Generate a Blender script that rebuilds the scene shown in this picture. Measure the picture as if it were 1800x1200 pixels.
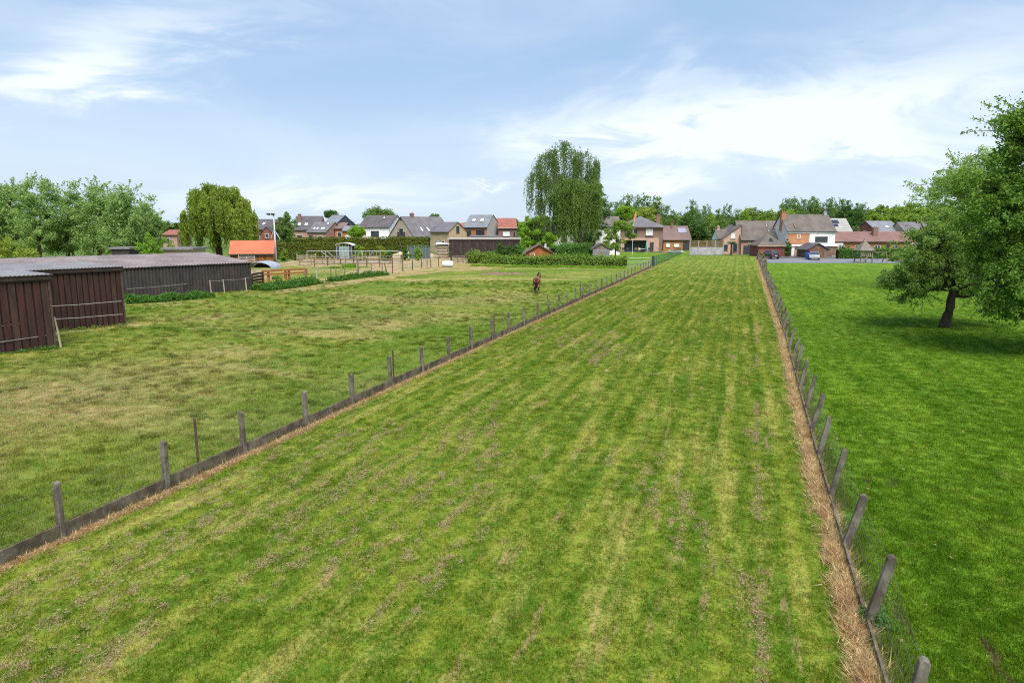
import bpy, math, random
import numpy as np
from mathutils import Vector, Matrix, noise as mnoise

for _o in list(bpy.data.objects): bpy.data.objects.remove(_o)
SC = bpy.context.scene
COL = SC.collection
R = math.radians

# ------------------------------------------------------------------ camera
CAM_H = 5.8; FPX = 1200.0; PITCH = R(9.46)
cam_d = bpy.data.cameras.new('camera'); cam = bpy.data.objects.new('camera', cam_d); COL.objects.link(cam)
cam.location = (0, 0, CAM_H); cam.rotation_euler = (R(90) - PITCH, 0, 0)
cam_d.sensor_width = 36; cam_d.lens = 24.0; cam_d.clip_start = 0.1; cam_d.clip_end = 6000
SC.camera = cam

# ------------------------------------------------------------------ light
SUN_EL, SUN_AZ = R(56), R(168)          # azimuth clockwise from +Y (view direction)
SC.render.engine = 'CYCLES'
SC.cycles.use_denoising = False; SC.cycles.filter_width = 1.15
try: SC.cycles.denoiser = 'OPENIMAGEDENOISE'
except Exception: pass
SC.cycles.max_bounces = 6; SC.cycles.transparent_max_bounces = 6
SC.view_settings.view_transform = 'Standard'; SC.view_settings.look = 'None'
SC.view_settings.gamma = 1.0; SC.view_settings.use_curve_mapping = False
SC.view_settings.exposure = 1.08
sd = bpy.data.lights.new('sun', 'SUN'); sd.energy = 2.75; sd.angle = R(38); sd.color = (1.0, 0.955, 0.88)
sun = bpy.data.objects.new('sun', sd); COL.objects.link(sun)
sdir = Vector((math.sin(SUN_AZ) * math.cos(SUN_EL), math.cos(SUN_AZ) * math.cos(SUN_EL), math.sin(SUN_EL)))
sun.rotation_euler = sdir.to_track_quat('Z', 'Y').to_euler()

# ------------------------------------------------------------------ node helpers
class NT:
    def __init__(s, tree): s.t = tree; s.n = tree.nodes; s.l = tree.links
    def new(s, typ, **kw):
        n = s.n.new(typ)
        for k, v in kw.items(): setattr(n, k, v)
        return n
    def set(s, sock, v):
        if isinstance(v, bpy.types.NodeSocket): s.l.new(v, sock)
        elif v is not None:
            if isinstance(v, (tuple, list)) and len(v) == 3 and sock.type == 'RGBA': v = (*v, 1)
            sock.default_value = v
    def math(s, op, a, b=None, c=None, clamp=False):
        n = s.new('ShaderNodeMath', operation=op, use_clamp=clamp)
        s.set(n.inputs[0], a)
        if b is not None: s.set(n.inputs[1], b)
        if c is not None: s.set(n.inputs[2], c)
        return n.outputs[0]
    def mix(s, f, a, b, mode='MIX'):
        n = s.new('ShaderNodeMix', data_type='RGBA', blend_type=mode)
        s.set(n.inputs[0], f); s.set(n.inputs[6], a); s.set(n.inputs[7], b)
        return n.outputs[2]
    def noise(s, vec, scale, detail=2, rough=.5, dist=0.0):
        n = s.new('ShaderNodeTexNoise')
        if vec is not None: s.l.new(vec, n.inputs['Vector'])
        n.inputs['Scale'].default_value = scale; n.inputs['Detail'].default_value = detail
        n.inputs['Roughness'].default_value = rough; n.inputs['Distortion'].default_value = dist
        return n.outputs[0]
    def ramp(s, v, a, b, lo=0.0, hi=1.0):
        n = s.new('ShaderNodeMapRange', interpolation_type='SMOOTHSTEP')
        s.set(n.inputs[0], v)
        for i, x in enumerate((a, b, lo, hi)): n.inputs[i + 1].default_value = x
        return n.outputs[0]
    def mapping(s, vec, rot=(0, 0, 0), scale=(1, 1, 1), loc=(0, 0, 0)):
        n = s.new('ShaderNodeMapping'); s.l.new(vec, n.inputs[0])
        n.inputs['Rotation'].default_value = rot; n.inputs['Scale'].default_value = scale; n.inputs['Location'].default_value = loc
        return n.outputs[0]

def new_mat(name):
    m = bpy.data.materials.new(name); m.use_nodes = True
    nt = NT(m.node_tree); nt.n.clear()
    out = nt.new('ShaderNodeOutputMaterial')
    return m, nt, out

def principled(nt, out, col, rough=.8, spec=.3, metal=0.0, bump=None, bump_s=.3, bump_d=.02):
    p = nt.new('ShaderNodeBsdfPrincipled')
    nt.set(p.inputs['Base Color'], col); nt.set(p.inputs['Roughness'], rough)
    p.inputs['Specular IOR Level'].default_value = spec; p.inputs['Metallic'].default_value = metal
    if bump is not None:
        b = nt.new('ShaderNodeBump'); b.inputs['Strength'].default_value = bump_s; b.inputs['Distance'].default_value = bump_d
        nt.l.new(bump, b.inputs['Height']); nt.l.new(b.outputs[0], p.inputs['Normal'])
    nt.l.new(p.outputs[0], out.inputs[0]); return p

_mats = {}
def mat(name, c1, c2=None, scale=3.0, rough=.8, spec=.25, metal=0.0, stretch=(1, 1, 1), bump=.3, fine=True):
    """weathered surface: two tones mixed by noise in object space, plus fine grain"""
    if name in _mats: return _mats[name]
    m, nt, out = new_mat(name)
    if c2 is None: c2 = tuple(x * .72 for x in c1)
    g = nt.new('ShaderNodeNewGeometry')
    v = nt.mapping(g.outputs['Position'], scale=stretch)
    a = nt.noise(v, scale, 4, .6); f = nt.ramp(a, .32, .68)
    col = nt.mix(f, c1, c2)
    if fine:
        b = nt.noise(v, scale * 9, 2, .6)
        k = nt.ramp(b, .2, .8, .8, 1.18)
        cc = nt.new('ShaderNodeCombineColor')
        for i in range(3): nt.l.new(k, cc.inputs[i])
        col = nt.mix(1.0, col, cc.outputs[0], 'MULTIPLY')
    principled(nt, out, col, rough, spec, metal, a, bump)
    _mats[name] = m; return m

def tile_mat(name, c1, c2, pitch=.35, rough=.75, moss=None):
    """roof tiling: courses follow height, columns follow the horizontal"""
    if name in _mats: return _mats[name]
    m, nt, out = new_mat(name)
    g = nt.new('ShaderNodeNewGeometry'); P = g.outputs['Position']
    a = nt.noise(P, .5, 4, .65); f = nt.ramp(a, .35, .65)
    col = nt.mix(f, c1, c2)
    b = nt.noise(nt.mapping(P, scale=(1, 1, 2.2)), 3.2, 3, .7)
    col = nt.mix(nt.ramp(b, .52, .75, 0, .55), col, tuple(x * .6 for x in c1))
    if moss:
        mo = nt.noise(P, .9, 4, .7); col = nt.mix(nt.ramp(mo, .52, .72, 0, .6), col, moss)
    sx = nt.new('ShaderNodeSeparateXYZ'); nt.l.new(P, sx.inputs[0])
    w = nt.math('FRACT', nt.math('MULTIPLY', sx.outputs[2], 1 / (pitch * .6)))
    principled(nt, out, col, rough, .3, 0, w, .5, .05)
    _mats[name] = m; return m

def brick_mat(name, c1, c2, mortar=(.42, .38, .33), rough=.85):
    if name in _mats: return _mats[name]
    m, nt, out = new_mat(name)
    g = nt.new('ShaderNodeNewGeometry'); P = g.outputs['Position']
    sx = nt.new('ShaderNodeSeparateXYZ'); nt.l.new(P, sx.inputs[0])
    cb = nt.new('ShaderNodeCombineXYZ')
    nt.l.new(nt.math('ADD', sx.outputs[0], sx.outputs[1]), cb.inputs[0]); nt.l.new(sx.outputs[2], cb.inputs[1])
    br = nt.new('ShaderNodeTexBrick'); nt.l.new(cb.outputs[0], br.inputs[0])
    nt.set(br.inputs['Color1'], c1); nt.set(br.inputs['Color2'], c2); nt.set(br.inputs['Mortar'], mortar)
    br.inputs['Scale'].default_value = 4.5; br.inputs['Mortar Size'].default_value = .015
    a = nt.noise(P, .8, 4, .6)
    col = nt.mix(nt.ramp(a, .3, .7, 0, .35), br.outputs[0], tuple(x * .65 for x in c2))
    principled(nt, out, col, rough, .2, 0, br.outputs[1], .3)
    _mats[name] = m; return m

def leaf_mat(name, dark, light, transl=.48, rough=.6, gain=1.65):
    """leaves: per-leaf tint attribute picks between two leaf colours"""
    if name in _mats: return _mats[name]
    m, nt, out = new_mat(name); dark = tuple(c * gain for c in dark); light = tuple(c * gain for c in light)
    at = nt.new('ShaderNodeAttribute', attribute_name='tint')
    col = nt.mix(at.outputs['Fac'], dark, light)
    p = nt.new('ShaderNodeBsdfPrincipled'); nt.l.new(col, p.inputs['Base Color'])
    p.inputs['Roughness'].default_value = rough; p.inputs['Specular IOR Level'].default_value = .25
    tr = nt.new('ShaderNodeBsdfTranslucent')
    tc = nt.mix(1.0, col, (1.25, 1.3, .55), 'MULTIPLY'); nt.l.new(tc, tr.inputs[0])
    mx = nt.new('ShaderNodeMixShader'); mx.inputs[0].default_value = transl
    nt.l.new(p.outputs[0], mx.inputs[1]); nt.l.new(tr.outputs[0], mx.inputs[2]); nt.l.new(mx.outputs[0], out.inputs[0])
    _mats[name] = m; return m

# ------------------------------------------------------------------ picture <-> place
def _ray(px, py):
    a = (px - 900) / FPX; b = (600 - py) / FPX
    return a, math.cos(PITCH) + b * math.sin(PITCH), -math.sin(PITCH) + b * math.cos(PITCH)
def G(px, py, z=0.0):
    a, y, dz = _ray(px, py); t = (z - CAM_H) / dz
    return Vector((a * t, y * t, z))
def P(px, py, Y):
    a, y, dz = _ray(px, py); t = Y / y
    return Vector((a * t, Y, CAM_H + dz * t))
def Z(py, Y, px=900): return P(px, py, Y).z
def X(px, Y, py=430): return P(px, py, Y).x

# ------------------------------------------------------------------ mesh helpers
def tagp(o, label=None, cat=None, group=None, kind=None):
    if label: o['label'] = label
    if cat: o['category'] = cat
    if group: o['group'] = group
    if kind: o['kind'] = kind
    return o

def empty(name, loc, label, cat, rz=0, group=None):
    o = bpy.data.objects.new(name, None); COL.objects.link(o)
    o.location = loc; o.rotation_euler = (0, 0, rz); o.empty_display_size = .2
    return tagp(o, label, cat, group)

class MB:
    def __init__(s): s.v = []; s.f = []
    def add(s, vs, fs):
        n = len(s.v); s.v += [tuple(v) for v in vs]; s.f += [tuple(i + n for i in f) for f in fs]; return s
    def box(s, x0, x1, y0, y1, z0, z1, M=None):
        vs = [Vector((x, y, z)) for x in (x0, x1) for y in (y0, y1) for z in (z0, z1)]
        if M is not None: vs = [M @ v for v in vs]
        return s.add(vs, [(0, 1, 3, 2), (4, 6, 7, 5), (0, 4, 5, 1), (2, 3, 7, 6), (0, 2, 6, 4), (1, 5, 7, 3)])
    def beam(s, a, b, w, h=None, up=Vector((0, 0, 1))):
        """rectangular bar from a to b"""
        a = Vector(a); b = Vector(b); h = h or w; d = (b - a).normalized()
        if abs(d.dot(up)) > .98: up = Vector((0, 1, 0))
        r = d.cross(up).normalized() * w / 2; u = r.cross(d).normalized() * h / 2
        vs = [p + i * r + j * u for p in (a, b) for i, j in ((-1, -1), (1, -1), (1, 1), (-1, 1))]
        return s.add(vs, [(0, 1, 2, 3), (7, 6, 5, 4), (0, 4, 5, 1), (1, 5, 6, 2), (2, 6, 7, 3), (3, 7, 4, 0)])
    def tube(s, pts, rad, n=6, cap=True):
        pts = [Vector(p) for p in pts]
        if not hasattr(rad, '__len__'): rad = [rad] * len(pts)
        rings = []; up = Vector((.3, .2, 1)).normalized()
        base = len(s.v)
        for i, p in enumerate(pts):
            d = (pts[min(i + 1, len(pts) - 1)] - pts[max(i - 1, 0)])
            d = d.normalized() if d.length > 1e-9 else Vector((0, 0, 1))
            r = d.cross(up if abs(d.dot(up)) < .95 else Vector((1, 0, 0))).normalized(); u = r.cross(d)
            s.v += [tuple(p + (math.cos(t) * r + math.sin(t) * u) * rad[i]) for t in (2 * math.pi * k / n for k in range(n))]
        for i in range(len(pts) - 1):
            for k in range(n):
                a = base + i * n + k; b = base + i * n + (k + 1) % n
                s.f.append((a, b, b + n, a + n))
        if cap:
            s.f.append(tuple(base + k for k in range(n))[::-1]); e = base + (len(pts) - 1) * n
            s.f.append(tuple(e + k for k in range(n)))
        return s
    def prism(s, poly, y0, y1, M=None):
        """polygon in x,z extruded along y"""
        n = len(poly)
        vs = [Vector((x, y, z)) for y in (y0, y1) for x, z in poly]
        if M is not None: vs = [M @ v for v in vs]
        return s.add(vs, [tuple(range(n)), tuple(range(2 * n - 1, n - 1, -1))] + [(i, i + n, (i + 1) % n + n, (i + 1) % n) for i in range(n)])
    def build(s, name, m, parent=None, smooth=False, label=None, bevel=0):
        me = bpy.data.meshes.new(name); me.from_pydata(s.v, [], s.f); me.materials.append(m)
        me.validate(); 
        if smooth: me.polygons.foreach_set('use_smooth', [True] * len(me.polygons))
        o = bpy.data.objects.new(name, me); COL.objects.link(o)
        if parent is not None: o.parent = parent
        if label: o['label'] = label
        if bevel:
            b = o.modifiers.new('bevel', 'BEVEL'); b.width = bevel; b.segments = 1; b.limit_method = 'ANGLE'
        return o

def fix_normals(o):
    import bmesh
    bm = bmesh.new(); bm.from_mesh(o.data); bmesh.ops.recalc_face_normals(bm, faces=bm.faces); bm.to_mesh(o.data); bm.free()

def share(o, name, loc, rot=(0, 0, 0), scale=(1, 1, 1), parent=None):
    c = bpy.data.objects.new(name, o.data); COL.objects.link(c)
    c.location = loc; c.rotation_euler = rot; c.scale = scale
    if parent is not None: c.parent = parent
    return c

def copy_tree(o, parent=None):
    c = o.copy(); COL.objects.link(c)
    if parent is not None: c.parent = parent
    for ch in [q for q in bpy.data.objects if q.parent == o and q is not c]:
        copy_tree(ch, c)
    return c

# ------------------------------------------------------------------ quad clouds (leaves, blades)
def quads(name, cen, nor, size, m, parent=None, aspect=1.6, tint=None, rng=None, down=None, label=None):
    """many small leaf-shaped faces: centres, normals, sizes"""
    rng = rng or np.random.default_rng(1)
    n = len(cen); nor = nor / np.maximum(1e-6, np.linalg.norm(nor, axis=1))[:, None]
    if down is not None:
        t = down - nor * (down * nor).sum(1)[:, None]
    else:
        r = rng.normal(size=(n, 3)); t = r - nor * (r * nor).sum(1)[:, None]
    t /= np.maximum(1e-6, np.linalg.norm(t, axis=1))[:, None]
    b = np.cross(nor, t)
    if not hasattr(size, '__len__'): size = np.full(n, size)
    L = (size * .5)[:, None] * t * math.sqrt(aspect); W = (size * .5)[:, None] * b / math.sqrt(aspect)
    v = np.empty((n, 4, 3)); v[:, 0] = cen - L; v[:, 1] = cen + W - L * .1; v[:, 2] = cen + L; v[:, 3] = cen - W - L * .1
    me = bpy.data.meshes.new(name)
    me.vertices.add(n * 4); me.vertices.foreach_set('co', v.reshape(-1).astype(np.float32))
    me.loops.add(n * 4); me.loops.foreach_set('vertex_index', np.arange(n * 4, dtype=np.int32))
    me.polygons.add(n); me.polygons.foreach_set('loop_start', np.arange(0, n * 4, 4, dtype=np.int32))
    me.polygons.foreach_set('loop_total', np.full(n, 4, dtype=np.int32))
    me.update(calc_edges=True)
    if tint is None: tint = np.clip(rng.normal(.5, .25, n), 0, 1)
    at = me.attributes.new('tint', 'FLOAT', 'POINT'); at.data.foreach_set('value', np.repeat(tint, 4).astype(np.float32))
    me.materials.append(m)
    o = bpy.data.objects.new(name, me); COL.objects.link(o)
    if parent is not None: o.parent = parent
    if label: o['label'] = label
    return o
# ------------------------------------------------------------------ sky
def build_world():
    w = bpy.data.worlds.new('World'); SC.world = w; w.use_nodes = True
    nt = NT(w.node_tree); nt.n.clear()
    out = nt.new('ShaderNodeOutputWorld'); bg = nt.new('ShaderNodeBackground'); bg.inputs[1].default_value = .081
    sky = nt.new('ShaderNodeTexSky', sky_type='NISHITA'); sky.sun_disc = False
    sky.sun_elevation = SUN_EL; sky.sun_rotation = SUN_AZ; sky.air_density = 1.0; sky.dust_density = 1.6; sky.ozone_density = 1.2; sky.altitude = 20
    tc = nt.new('ShaderNodeTexCoord'); D = tc.outputs['Generated']
    nrm = nt.new('ShaderNodeVectorMath', operation='NORMALIZE'); nt.l.new(D, nrm.inputs[0]); D = nrm.outputs[0]
    sx = nt.new('ShaderNodeSeparateXYZ'); nt.l.new(D, sx.inputs[0]); x, y, z = sx.outputs
    az0 = nt.math('ARCTAN2', x, y); el0 = nt.math('ARCSINE', z)
    # wind-drawn warp shared by every cloud
    wv = nt.new('ShaderNodeCombineXYZ')
    nt.l.new(nt.math('MULTIPLY', az0, 2.2), wv.inputs[0]); nt.l.new(nt.math('MULTIPLY', el0, 7.0), wv.inputs[1]); nt.l.new(nt.math('MULTIPLY', z, .5), wv.inputs[2])
    n1 = nt.noise(wv.outputs[0], 1.3, 5, .6, .6)
    n2 = nt.noise(nt.mapping(wv.outputs[0], rot=(0, 0, .2), loc=(5.3, 2.2, 1.0)), 2.6, 6, .62, .9)
    az = nt.math('ADD', az0, nt.math('MULTIPLY', nt.math('SUBTRACT', n1, .5), .45))
    el = nt.math('ADD', el0, nt.math('MULTIPLY', nt.math('SUBTRACT', n2, .5), .16))
    def blob(px, py, sx_, sy_, tilt, amp):
        a, yy, dz = _ray(px, py); A = math.atan2(a, yy); E = math.atan2(dz, math.hypot(a, yy))
        da = nt.math('SUBTRACT', az, A); de = nt.math('SUBTRACT', el, E)
        c, s_ = math.cos(R(tilt)), math.sin(R(tilt))
        u = nt.math('ADD', nt.math('MULTIPLY', da, c / sx_), nt.math('MULTIPLY', de, s_ / sx_))
        v = nt.math('ADD', nt.math('MULTIPLY', da, -s_ / sy_), nt.math('MULTIPLY', de, c / sy_))
        r2 = nt.math('ADD', nt.math('MULTIPLY', u, u), nt.math('MULTIPLY', v, v))
        return nt.math('MULTIPLY', nt.math('EXPONENT', nt.math('MULTIPLY', r2, -1.0)), amp)
    tot = None
    for b in BLOBS:
        q = blob(*b); tot = q if tot is None else nt.math('ADD', tot, q)
    # fine wisps everywhere, so the sky goes on beyond the frame in the same way
    wisp = nt.ramp(nt.noise(nt.mapping(wv.outputs[0], rot=(0, 0, .35), scale=(1, 1.3, 1)), 1.1, 7, .52, .4), .40, .78)
    tex = nt.ramp(n2, .25, .7, .55, 1.15)
    cover = nt.math('ADD', nt.math('MULTIPLY', tot, tex), nt.math('MULTIPLY', wisp, .24))
    hz = nt.ramp(el0, -.02, .24, .52, 0.0)
    cover = nt.math('ADD', cover, hz, clamp=True)
    base = nt.mix(1.0, sky.outputs[0], (SKYM[0], SKYM[1], SKYM[2]), 'MULTIPLY')
    base = nt.mix(SKYV, base, SKYB)
    col = nt.mix(cover, base, CLOUD)
    nt.l.new(col, bg.inputs[0]); nt.l.new(bg.outputs[0], out.inputs[0])
SKYM = (.9, .95, 1.0); SKYV = .75; SKYB = (2.5, 3.65, 5.2); CLOUD = (5.6, 6.1, 6.6)
BLOBS = [(1250, 205, .22, .032, 4, .85), (1400, 240, .13, .024, -8, .5), (1680, 130, .22, .06, 8, .6), (1165, 130, .04, .035, -40, .4),
         (150, 100, .13, .035, 25, .62), (50, 140, .10, .03, 30, .3), (330, 20, .26, .025, 8, .28), (1140, 305, .08, .014, 12, .5), (560, 355, .14, .014, 3, .4),
         (860, 325, .05, .008, 3, .4), (1760, 280, .12, .06, 0, .5), (1000, 240, .12, .02, 5, .3)]
build_world()
# ------------------------------------------------------------------ ground
LA = G(110, 945); LB = G(1190, 450)
LDIR = (LB - LA).normalized(); PHI = math.atan2(LDIR.x, LDIR.y)
def left_at(t): return LA + LDIR * t            # metres along the left fence
RP = [G(1523, 1100), G(1425, 762), G(1380, 590), G(1330, 450)]
RP[0:0] = [RP[0] - (RP[1] - RP[0]).normalized() * 22]
RDIR = (RP[2] - RP[1]).normalized()
END_L = G(1190, 449.2)
ALONG = Vector((math.sin(PHI), math.cos(PHI), 0)); ACROSS = Vector((math.cos(PHI), -math.sin(PHI), 0))

def right_x(y):
    for a, b in zip(RP, RP[1:]):
        if y <= b.y or b is RP[-1]:
            return a.x + (b.x - a.x) * (y - a.y) / (b.y - a.y)
def left_x(y): return LA.x + (y - LA.y) * LDIR.x / LDIR.y

def field_colour(nt, kind):
    g = nt.new('ShaderNodeNewGeometry')
    V = nt.mapping(g.outputs['Position'], rot=(0, 0, PHI))           # x across, y along the plots
    Vf = nt.mapping(V, scale=(1, 1, 0))                                # ignore height: blades match the soil beneath
    fine = nt.noise(Vf, 14, 3, .7); mid = nt.noise(Vf, 2.6, 4, .6); big = nt.noise(Vf, .22, 4, .6)
    if kind == 'mown':
        wob = nt.noise(Vf, .12, 2, .5)
        s = nt.new('ShaderNodeSeparateXYZ'); nt.l.new(Vf, s.inputs[0])
        u = nt.math('ADD', s.outputs[0], nt.math('MULTIPLY', wob, .35))
        st = nt.math('MULTIPLY_ADD', nt.math('SINE', nt.math('MULTIPLY', u, 2 * math.pi / 1.30)), .5, .5); st = nt.ramp(st, .2, .8)
        st2 = nt.math('MULTIPLY_ADD', nt.math('SINE', nt.math('MULTIPLY', u, 2 * math.pi / .65)), .5, .5)
        lane = nt.noise(nt.mapping(Vf, scale=(2.6, .09, 1)), 1.0, 5, .65)
        f = nt.math('ADD', nt.math('MULTIPLY', st, .10), nt.math('MULTIPLY', lane, .55))
        f = nt.math('ADD', f, nt.math('MULTIPLY', st2, .16))
        f = nt.math('ADD', f, nt.math('MULTIPLY', nt.math('SUBTRACT', big, .5), .7))
        f = nt.math('ADD', f, nt.math('MULTIPLY', nt.math('SUBTRACT', mid, .5), 1.1))
        f = nt.math('ADD', f, nt.math('MULTIPLY', nt.math('SUBTRACT', fine, .5), 1.3))
        col = nt.mix(nt.ramp(f, .14, .84), MOWN[0], MOWN[1])
        yel = nt.ramp(nt.math('ADD', nt.noise(nt.mapping(Vf, scale=(1.6, .22, 1), loc=(7, 3, 0)), .8, 5, .65), nt.math('MULTIPLY', nt.math('SUBTRACT', fine, .5), .35)), .50, .72)
        col = nt.mix(nt.math('MULTIPLY', yel, .75), col, MOWN[2])
        th = nt.noise(nt.mapping(Vf, scale=(1.2, .7, 1), loc=(2, 5, 0)), 7, 4, .75)
        col = nt.mix(nt.ramp(th, .52, .68, 0, .45), col, (.26, .18, .06))
        col = nt.mix(nt.ramp(nt.noise(nt.mapping(Vf, loc=(12, 5, 0)), 9, 4, .75), .54, .68, 0, .55), col, (.045, .085, .008))
        dry = nt.noise(nt.mapping(Vf, scale=(2.6, .5, 1), loc=(3, 9, 0)), 1.0, 5, .68)
        dry = nt.ramp(nt.math('ADD', dry, nt.math('MULTIPLY', nt.math('SUBTRACT', fine, .5), .25)), .58, .70)
        col = nt.mix(nt.math('MULTIPLY', dry, .75), col, MOWN[3])
    elif kind == 'pasture':
        W = nt.mapping(Vf, rot=(0, 0, .9), scale=(.55, 1, 1))
        patch = nt.noise(W, .16, 5, .62, .6); pm = nt.noise(W, 1.3, 4, .65, .4)
        f = nt.math('ADD', nt.math('MULTIPLY', patch, 1.0), nt.math('MULTIPLY', nt.math('SUBTRACT', pm, .5), .9))
        f = nt.math('ADD', f, nt.math('MULTIPLY', nt.math('SUBTRACT', fine, .5), 1.0))
        col = nt.mix(nt.ramp(f, .32, .70), PAST[0], PAST[1])
        dry = nt.ramp(nt.math('ADD', nt.noise(nt.mapping(W, loc=(4, 4, 0)), .14, 6, .68, .8), nt.math('MULTIPLY', nt.math('SUBTRACT', mid, .5), .3)), .50, .66)
        col = nt.mix(nt.math('MULTIPLY', dry, .75), col, PAST[2])
        sp = nt.new('ShaderNodeSeparateXYZ'); nt.l.new(g.outputs['Position'], sp.inputs[0])
        sv = nt.new('ShaderNodeSeparateXYZ'); nt.l.new(Vf, sv.inputs[0]); c_ = LA.x * math.cos(PHI) - LA.y * math.sin(PHI)
        lush = nt.math('MULTIPLY', nt.ramp(sv.outputs[0], c_ - 8, c_ - 1.5), nt.ramp(mid, .35, .6, .35, .85)); col = nt.mix(lush, col, nt.mix(fine, (.06, .135, .008), (.16, .225, .02)))
        for (qx, qy, ax, ay, am) in ((60, 705, 5.5, 3.2, .85), (250, 655, 4.5, 3.0, .6), (770, 530, 6, 3.5, .7), (600, 560, 7, 3.5, .45)):
            c0 = G(qx, qy); ex = nt.math('DIVIDE', nt.math('SUBTRACT', sp.outputs[0], c0.x), ax); ey = nt.math('DIVIDE', nt.math('SUBTRACT', sp.outputs[1], c0.y), ay)
            r2 = nt.math('ADD', nt.math('MULTIPLY', ex, ex), nt.math('MULTIPLY', ey, ey)); wv_ = nt.math('MULTIPLY', nt.math('EXPONENT', nt.math('MULTIPLY', r2, -1)), nt.ramp(mid, .30, .62, .25, 1.0))
            col = nt.mix(nt.math('MULTIPLY', wv_, am), col, (.33, .255, .115))
        th = nt.noise(nt.mapping(Vf, loc=(2, 5, 0)), 5, 4, .75)
        col = nt.mix(nt.ramp(th, .54, .68, 0, .32), col, (.30, .21, .07))
        col = nt.mix(nt.ramp(nt.noise(nt.mapping(Vf, loc=(12, 5, 0)), 4, 5, .75), .54, .68, 0, .55), col, (.040, .075, .010))
        dk = nt.ramp(nt.math('ADD', nt.noise(W, .75, 5, .7, .5), nt.math('MULTIPLY', nt.math('SUBTRACT', fine, .5), .3)), .57, .66)
        dk = nt.math('MULTIPLY', dk, nt.ramp(nt.noise(nt.mapping(W, loc=(9, 2, 0)), .10, 3, .5), .42, .60))
        col = nt.mix(nt.math('MULTIPLY', dk, .45), col, PAST[3])
    elif kind == 'lawn':
        lane = nt.noise(nt.mapping(Vf, scale=(1.2, .10, 1)), 1.0, 3, .55)
        f = nt.math('ADD', nt.math('MULTIPLY', lane, .55), nt.math('MULTIPLY', mid, .45))
        f = nt.math('ADD', f, nt.math('MULTIPLY', nt.math('SUBTRACT', fine, .5), .9))
        f = nt.math('ADD', f, nt.math('MULTIPLY', nt.math('SUBTRACT', big, .5), .5))
        col = nt.mix(nt.ramp(f, .25, .85), LAWN[0], LAWN[1])
        col = nt.mix(nt.ramp(nt.noise(nt.mapping(Vf, loc=(12, 5, 0)), 5, 5, .8), .54, .70, 0, .42), col, (.022, .058, .004))
        col = nt.mix(nt.ramp(nt.noise(nt.mapping(Vf, loc=(1, 8, 0)), .8, 5, .7), .56, .74, 0, .40), col, (.24, .24, .05))
        s = nt.new('ShaderNodeSeparateXYZ'); nt.l.new(Vf, s.inputs[0])
        nearp = nt.ramp(s.outputs[1], 10, 24, 1.0, 0.0)
        bare = nt.ramp(nt.noise(nt.mapping(Vf, scale=(1.8, .5, 1), loc=(1.5, 2.2, 0)), .9, 5, .7), .60, .68)
        col = nt.mix(nt.math('MULTIPLY', nt.math('MULTIPLY', bare, nearp), .8), col, (.13, .09, .05))
    elif kind == 'straw':
        col = nt.mix(nt.ramp(fine, .3, .7), (.44, .30, .14), (.64, .49, .27))
        col = nt.mix(nt.ramp(mid, .45, .7, 0, .7), col, (.34, .17, .07))
    elif kind == 'dirt':
        col = nt.mix(nt.ramp(mid, .3, .7), (.33, .215, .11), (.42, .29, .16))
        gr = nt.ramp(nt.noise(Vf, .6, 5, .75), .44, .54); col = nt.mix(nt.math('MULTIPLY', gr, .85), col, (.17, .19, .035))
    elif kind == 'sand':
        col = nt.mix(nt.ramp(big, .35, .65), (.38, .27, .155), (.31, .215, .12))
        col = nt.mix(nt.ramp(mid, .4, .7, 0, .6), col, (.42, .32, .20))
        gr = nt.ramp(nt.noise(Vf, .45, 5, .7), .49, .60)
        col = nt.mix(nt.math('MULTIPLY', gr, .85), col, (.14, .18, .04))
    return col, fine, mid

MOWN = [(.064, .128, .007), (.215, .245, .028), (.365, .320, .085), (.340, .235, .115)]
PAST = [(.078, .152, .012), (.235, .245, .045), (.370, .295, .120), (.045, .078, .010)]
LAWN = [(.056, .135, .006), (.180, .270, .020)]

def ground_mat(kind, bump=.5):
    m, nt, out = new_mat('ground_' + kind)
    col, fine, mid = field_colour(nt, kind)
    h = nt.math('ADD', nt.math('MULTIPLY', fine, .5), mid)
    principled(nt, out, col, .95, .1, 0, h, bump, .08)
    return m
def blade_mat(kind, gain=1.0):
    m, nt, out = new_mat('blades_' + kind)
    col, fine, mid = field_colour(nt, kind)
    at = nt.new('ShaderNodeAttribute', attribute_name='tint')
    k = nt.ramp(at.outputs['Fac'], 0, 1, .60 * gain, 1.65 * gain)
    cc = nt.new('ShaderNodeCombineColor'); 
    for i in range(3): nt.l.new(k, cc.inputs[i])
    col = nt.mix(1.0, col, cc.outputs[0], 'MULTIPLY')
    d = nt.new('ShaderNodeBsdfDiffuse'); nt.l.new(col, d.inputs[0])
    tr = nt.new('ShaderNodeBsdfTranslucent'); nt.l.new(col, tr.inputs[0])
    mx = nt.new('ShaderNodeMixShader'); mx.inputs[0].default_value = .35
    nt.l.new(d.outputs[0], mx.inputs[1]); nt.l.new(tr.outputs[0], mx.inputs[2]); nt.l.new(mx.outputs[0], out.inputs[0])
    return m

def sheet(name, pts, z, m):
    me = bpy.data.meshes.new(name); me.from_pydata([(p[0], p[1], z) for p in pts], [], [tuple(range(len(pts)))]); me.materials.append(m)
    if len(pts) > 12:
        import bmesh
        bm = bmesh.new(); bm.from_mesh(me); bmesh.ops.triangulate(bm, faces=bm.faces, ngon_method='EAR_CLIP'); bm.to_mesh(me); bm.free()
    o = bpy.data.objects.new(name, me); COL.objects.link(o); o['kind'] = 'structure'
    if me.polygons[0].normal.z < 0: me.flip_normals()
    return o

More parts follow.
